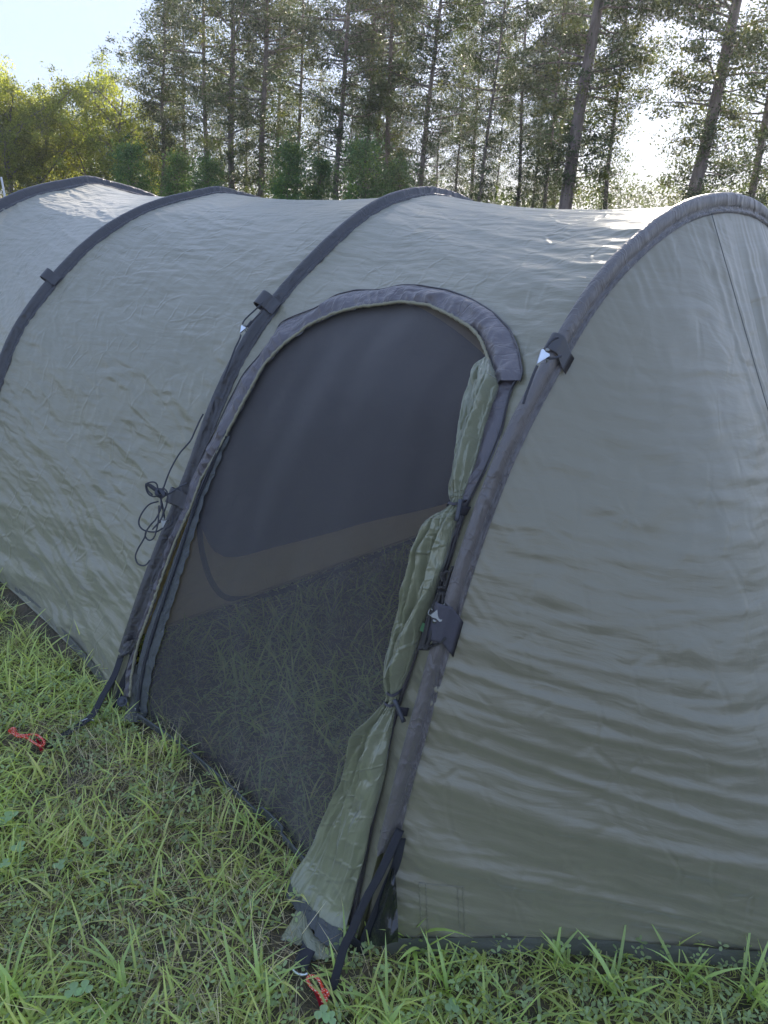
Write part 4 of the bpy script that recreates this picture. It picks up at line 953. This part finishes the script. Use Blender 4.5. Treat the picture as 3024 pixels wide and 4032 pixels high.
# round leaved clover
def clover(pxs, label, seed):
    rs = np.random.RandomState(seed); p0 = gnd(pxs[0]); r = thing('clover_plant', label, 'clover', (float(p0[0]), float(p0[1]), 0), 'round leaved clover plants')
    for k, (px, py, sz) in enumerate(pxs):
        c = gnd((px, py), .045); a0 = rs.uniform(0, 6.28); V, F, col = [], [], []
        for q_ in range(3):
            a = a0 + q_ * 2.094; a_ = np.linspace(0, 2 * np.pi, 14, endpoint=False); b = len(V)
            ctr = c + np.array([math.cos(a), math.sin(a), .15]) * sz * .62
            V.append(ctr - Zv * sz * .1)
            for ang in a_: V.append(ctr + np.array([math.cos(ang) * sz * .58, math.sin(ang) * sz * .58, .12 * sz * math.cos(2 * ang)]))
            F += [(b, b + 1 + i, b + 1 + (i + 1) % 14) for i in range(14)]
        col = np.tile(np.array([.40, .54, .30]) * rs.uniform(.8, 1.2), (len(V), 1))
        keep(mesh('leaf', V, F, M['grass'], col=col), r)
        Vt, Ft = tube(catmull([c, c + np.array([.01, .01, -.02]), [c[0] + .015, c[1] + .02, 0]], 8), .0012, 5); keep(mesh('stem', Vt, Ft, M['grass'], col=np.tile([.12, .2, .06], (len(Vt), 1))), r)
clover([(42, 3210, .017), (5, 3235, .015)], 'pair of pale round clover leaves at the left edge', 1)
clover([(345, 3310, .016), (235, 3405, .014)], 'two round clover leaves standing above the grass left of the bare patch', 2)
clover([(75, 3335, .016), (20, 3400, .013)], 'clover cluster below the pair at the left edge', 3)
clover([(290, 3900, .016), (335, 3890, .015)], 'dark green clover leaves low in the left foreground', 4)
clover([(1270, 3990, .015), (1300, 4010, .013)], 'clover directly under the near red peg', 5)
clover([(1780, 3960, .014)], 'single clover below the near corner of the end panel', 6)

# ------------------------------------------------------------ trees
def crown_cards(centers, rads, per, size, cols, flat=.6, seed=0):
    rs = np.random.RandomState(seed); n = len(centers) * per
    c = np.repeat(centers, per, 0) + rs.normal(0, 1, (n, 3)) * np.repeat(rads, per)[:, None] * np.array([1, 1, flat])
    a = norm(rs.normal(0, 1, (n, 3))); b = norm(np.cross(a, rs.normal(0, 1, (n, 3)))); s = size * rs.uniform(.5, 1.3, (n, 1))
    V = np.stack([c - a * s, c - b * s * .45 + a * s * .1, c + a * s, c + b * s * .45 + a * s * .1], 1).reshape(-1, 3)
    F = np.arange(n * 4).reshape(-1, 4)
    col = np.repeat(np.repeat(cols, per, 0) * rs.uniform(.75, 1.25, (n, 1)), 4, 0); return V, F, col
def conifer(name, Ht, Rm, seed, zb=1.2, nbr=110, per=26, lean=(0, 0), col=(.040, .062, .026), r0=.16, tip=1.0, dens=6):
    rs = np.random.RandomState(seed); k = np.linspace(0, 1, 30)
    tr = np.stack([lean[0] * k + .15 * noise2(k * 3, k * 0 + seed, 5), lean[1] * k + .1 * noise2(k * 3, k * 0 + seed, 6), Ht * k], -1)
    parts = [tube(tr, r0 * (1 - .85 * k), 8)]; cen, rd, cl = [], [], []
    for i in range(nbr):
        f = (i + rs.rand()) / nbr; z = zb + (Ht * .99 - zb) * f; p0 = np.array([np.interp(z / Ht, k, tr[:, 0]), np.interp(z / Ht, k, tr[:, 1]), z])
        env = min(1, (.30 + 1.6 * f)) * min(1, (1.02 - f) * 3.2 * tip) ** .8
        Lb = Rm * env * rs.uniform(.35, 1.15) * (1 + .35 * math.sin(i * .37 + seed)); a = rs.uniform(0, 2 * np.pi)
        d = np.array([math.cos(a), math.sin(a), rs.uniform(-.15, .35)]); q1 = p0 + d * Lb * .5; q2 = p0 + d * Lb + Zv * Lb * rs.uniform(-.12, .2)
        pth = catmull([p0, q1, q2], 6); parts.append(tube(pth, np.linspace(.022 + .012 * Lb, .006, 6), 3, False))
        m = max(2, int(dens * Lb / 2))
        for j in range(m):
            g_ = .42 + .62 * (j + rs.rand()) / m; c = p0 * (1 - g_) + q2 * g_ + rs.normal(0, .12 + .10 * Lb * .5, 3)
            cen.append(c); rd.append(rs.uniform(.12, .34)); cl.append(np.array(col) * rs.uniform(.6, 1.5) * (np.array([1.5, 1.25, .8]) if rs.rand() < .22 else 1))
    V, F, c = crown_cards(np.array(cen), np.array(rd) * 1.1, int(per * 2.6), .062, np.array(cl), .55, seed)
    Vt, Ft = join(parts); t_me = mesh('trunk', Vt, Ft, M['bark']); c_me = mesh('crown', V, F, M['leaf'], col=c, smooth=False)
    return t_me, c_me
def broadleaf(Ht, Rm, seed, col, zb=1.0, per=26, nlimb=11):
    rs = np.random.RandomState(seed); parts = []; cen, rd, cl = [], [], []
    k = np.linspace(0, 1, 14); tr = np.stack([.3 * noise2(k * 2, k * 0 + seed, 7), .3 * noise2(k * 2, k * 0 + seed, 8), Ht * .82 * k], -1); parts.append(tube(tr, .15 * (1 - .8 * k), 7))
    for i in range(nlimb):
        f = .12 + .85 * i / nlimb; z = Ht * .8 * f; p0 = tr[min(13, int(f * 13))]; a = i * 2.4 + rs.uniform(-.4, .4); L = Rm * (1.15 - .55 * f) * rs.uniform(.8, 1.2)
        q2 = p0 + np.array([math.cos(a) * L, math.sin(a) * L, L * rs.uniform(.5, 1.1)]); q2[2] = min(q2[2], Ht * .97); q1 = .5 * (p0 + q2) + rs.normal(0, .12, 3)
        pth = catmull([p0, q1, q2], 10); parts.append(tube(pth, np.linspace(.06, .012, 10), 5, False))
        for j in range(15):
            g_ = rs.uniform(.25, 1.05); b = p0 * (1 - g_) + q2 * g_; e = b + rs.normal(0, 1, 3) * np.array([.5, .5, .42]) * Rm * .45
            e[2] = min(max(e[2], .3), Ht)
            parts.append(tube(np.array([b, .5 * (b + e) + rs.normal(0, .05, 3), e]), [.014, .009, .005], 3, False))
            for _ in range(3): cen.append(e + rs.normal(0, .22, 3)); rd.append(rs.uniform(.12, .26)); cl.append(np.array(col) * rs.uniform(.6, 1.5))
    V, F, c = crown_cards(np.array(cen), np.array(rd), int(per * 1.5), .07, np.array(cl), .8, seed)
    Vt, Ft = join(parts); return mesh('trunk', Vt, Ft, M['bark']), mesh('crown', V, F, M['leaf_broad'], col=c, smooth=False)
K = 3024 / 1659.0
def tree_place(protos, name, label, cat, xb, xt, dist, group=None, zrot=0, sc=1.0, first=None, yb=430):
    """xb: trunk x low in the picture, xt: x at the top of the frame (1659-wide)"""
    rb = ray((xb * K, yb * K)); rb = rb / rb[1] * dist; base = CAM + rb
    rt_ = ray((xt * K, 0)); rt_ = rt_ / rt_[1] * dist; top = CAM + rt_
    lean = (top[0] - base[0]) / (top[2] - base[2])
    x0 = base[0] - lean * base[2]
    r = thing(name, label, cat, (x0, dist, 0), group)
    r.rotation_euler = (0, math.atan(lean), 0); r.scale = (sc, sc, sc)
    for p in protos:
        o = p.copy(); SC.collection.objects.link(o); o.parent = r; o.rotation_euler = (0, 0, zrot)
    return r
PA = conifer('a', 17, 2.4, 1, r0=.17, nbr=130, dens=6, col=(.060, .088, .042)); PB = conifer('b', 16, 2.7, 2, r0=.15, nbr=135, dens=6, col=(.060, .090, .044)); PC = conifer('c', 17, 1.9, 3, r0=.12, nbr=120, zb=.6, dens=6, col=(.060, .088, .042))
PD = conifer('d', 18, 3.35, 4, r0=.26, nbr=120, per=32, zb=1.6, dens=7, col=(.060, .086, .044)); PE = conifer('e', 11.2, 1.9, 5, r0=.15, nbr=115, zb=.8, dens=8, tip=.8, col=(.06, .085, .036))
YG = conifer('y', 3.6, .95, 6, r0=.05, zb=.15, nbr=60, per=26, dens=9, col=(.085, .17, .06), tip=.7)
DA = broadleaf(8.8, 2.4, 11, (.18, .215, .06)); DB = broadleaf(7.4, 2.3, 12, (.16, .195, .055)); DC = broadleaf(6.4, 2.2, 13, (.19, .215, .06))
GF = 'tall conifers in the front row'
FR = [(PE, 352, 356, 42, 'shorter full conifer whose rounded top shows, next to the yellow broadleaf trees', .0, .97),
      (PC, 443, 440, 40, 'slender conifer with thin trunk just left of the strong straight dark trunk', 1.0, 1.0),
      (PA, 502, 500, 38, 'conifer with strong straight dark trunk, first big trunk from the left', 2.0, 1.0),
      (PA, 562, 578, 38, 'conifer with straight trunk, second big trunk from the left', 3.4, .95),
      (PC, 643, 655, 44, 'thin conifer between the second and third big trunks', 4.0, .95),
      (PB, 727, 754, 37, 'conifer with dark trunk, third big trunk from the left, above the second tunnel hoop gap', .5, 1.0),
      (PC, 786, 815, 41, 'slim dark conifer just right of the third big trunk', 5.2, 1.0),
      (PA, 829, 852, 40, 'conifer left of the middle hoop top', 4.4, 1.0),
      (PB, 902, 952, 38, 'leaning conifer rising above the top of the middle hoop', 3.0, .95),
      (PC, 985, 1010, 43, 'short thin conifer behind the middle hoop with crown at the gap of sky', 2.2, .62),
      (PC, 1034, 1092, 32, 'thin pale leaning trunk with sparse crown, right of the middle hoop', 1.1, .72),
      (PC, 1117, 1140, 42, 'thin conifer between pale leaning trunk and the thickest trunk', 0.3, .9),
      (PC, 1180, 1220, 40, 'thin trunk close on the left of the thickest leaning trunk', 3.9, .9),
      (PD, 1224, 1292, 29, 'biggest conifer with thick leaning trunk and spreading crown right of centre', 0.7, 1.0),
      (PC, 1312, 1352, 36, 'conifer filling the space between the thickest trunk and the bright sky gap', 2.6, .95),
      (PD, 1494, 1596, 27, 'large leaning conifer with thick trunk behind the near hoop top', 3.6, .92),
      (PB, 1622, 1700, 30, 'conifer at the right edge, rightmost trunk', 5.0, 1.0)]
for pr_, xb, xt, dist, lab, zr, sc in FR: tree_place(pr_, 'conifer_tree', lab, 'conifer', xb, xt, dist, GF, zr, sc)
rr = random.Random(5)
ORD = ['first', 'second', 'third', 'fourth', 'fifth', 'sixth', 'seventh', 'eighth', 'ninth', 'tenth', 'eleventh', 'twelfth', 'thirteenth', 'fourteenth', 'fifteenth', 'sixteenth', 'seventeenth']
FX = sorted(f[1] for f in FR)
for i in range(len(FX) - 1):
    if FX[i + 1] - FX[i] > 120 or FX[i] == 1224: continue
    xb = .5 * (FX[i] + FX[i + 1]) + rr.uniform(-6, 6)
    tree_place((PB, PC, PA)[i % 3], 'conifer_tree', 'rear row conifer glimpsed between the %s and %s front row trunks from the left' % (ORD[i], ORD[i + 1]), 'conifer', xb, xb + (xb - 460) * .06, 50 + rr.uniform(-4, 8), 'rear row of conifers', rr.uniform(0, 6), rr.uniform(.5, .68) if i % 3 else .92)
for xb, dist, sc, lab in ((450, 34, .75, 'low bright green young cypress above the second hoop'), (622, 33, .95, 'bright green young cypress right of the second big trunk'), (690, 34, .8, 'young cypress left of the third big trunk'), (785, 32, .98, 'pointed bright green young cypress, tallest of the young ones'), (858, 34, .8, 'young cypress just left of the middle hoop'), (385, 35, .8, 'young cypress below the shorter full conifer'), (286, 35, .9, 'light green young cypress behind the leftmost hoops')):
    tree_place(YG, 'young_cypress', lab, 'young cypress', xb, xb + (xb - 460) * .08, dist, 'young cypresses below the tall conifers', xb * .1, sc)
for pr_, xb, xt, dist, sc, zr, lab in ((DB, 20, 10, 42, .93, 0, 'broadleaf tree at the left edge of the picture'), (DC, 95, 90, 44, 1.05, 1, 'low rounded broadleaf tree, second from the left'), (DA, 190, 195, 46, 1.0, 2, 'tallest yellow green broadleaf tree with visible branching limbs'), (DB, 262, 268, 43, .95, 4, 'yellow leaved broadleaf tree beside the shorter full conifer'), (DC, 60, 55, 52, 1.0, 3, 'darker broadleaf tree further back between the two leftmost'), (DC, 150, 150, 50, .9, 5, 'broadleaf tree in the background under the tallest yellow one'), (DC, 310, 312, 47, .8, 2.5, 'small broadleaf tree under the shorter conifer'), (DB, -60, -70, 42, 1.0, 1.4, 'broadleaf tree mostly outside the left edge')):
    tree_place(pr_, 'broadleaf_tree', lab, 'broadleaf tree', xb, xt, dist, 'broadleaf trees on the left', zr, sc)
for grp in (PA, PB, PC, PD, PE, YG, DA, DB, DC):
    for o in grp: bpy.data.objects.remove(o)
# low undergrowth hiding the foot of the wood
cen = []; 
for i in range(420):
    x = RS.uniform(-34, 34); y = RS.uniform(44, 64); cen.append((x, y, RS.uniform(.1, 2.3)))
V, F, c = crown_cards(np.array(cen), RS.uniform(.5, 1.0, len(cen)), 60, .13, np.tile([.05, .075, .03], (len(cen), 1)) * RS.uniform(.6, 1.4, (len(cen), 1)), .6, 77)
o = mesh('undergrowth', V, F, M['leaf'], col=c, smooth=False); o['kind'] = 'stuff'
# haze added to lift dark trees and glow sunward: one closed box round everything
hz_ = bpy.data.materials.new('haze'); hz_.use_nodes = True; hz_.node_tree.nodes.clear()
ho = hz_.node_tree.nodes.new('ShaderNodeOutputMaterial'); pv_ = hz_.node_tree.nodes.new('ShaderNodeVolumePrincipled')
pv_.inputs['Density'].default_value = .0009; pv_.inputs['Color'].default_value = (.95, .97, 1, 1); pv_.inputs['Anisotropy'].default_value = .6
hz_.node_tree.links.new(pv_.outputs[0], ho.inputs['Volume'])
bx_ = [(x, y, z) for x in (-75, 75) for y in (-12, 90) for z in (-3, 21)]
hb_ = mesh('haze', bx_, [(0, 1, 3, 2), (4, 6, 7, 5), (0, 4, 5, 1), (2, 3, 7, 6), (0, 2, 6, 4), (1, 5, 7, 3)], hz_, smooth=False); hb_['kind'] = 'stuff'
# pale post at the left edge
d = ray((17, 745)); bp_ = CAM + d / d[1] * 16; zt = (CAM + ray((14, 697)) / ray((14, 697))[1] * 16)[2]
V, F = tube(np.array([[bp_[0], 16, 0], [bp_[0] - .01, 16, zt * .5], [bp_[0] - .02, 16, zt - .02], [bp_[0] - .02, 16, zt]]), [.02, .02, .02, .014], 10)
tag(mesh('post', V, F, M['white_paint']), 'thin white post standing beyond the tent at the left edge', 'post')
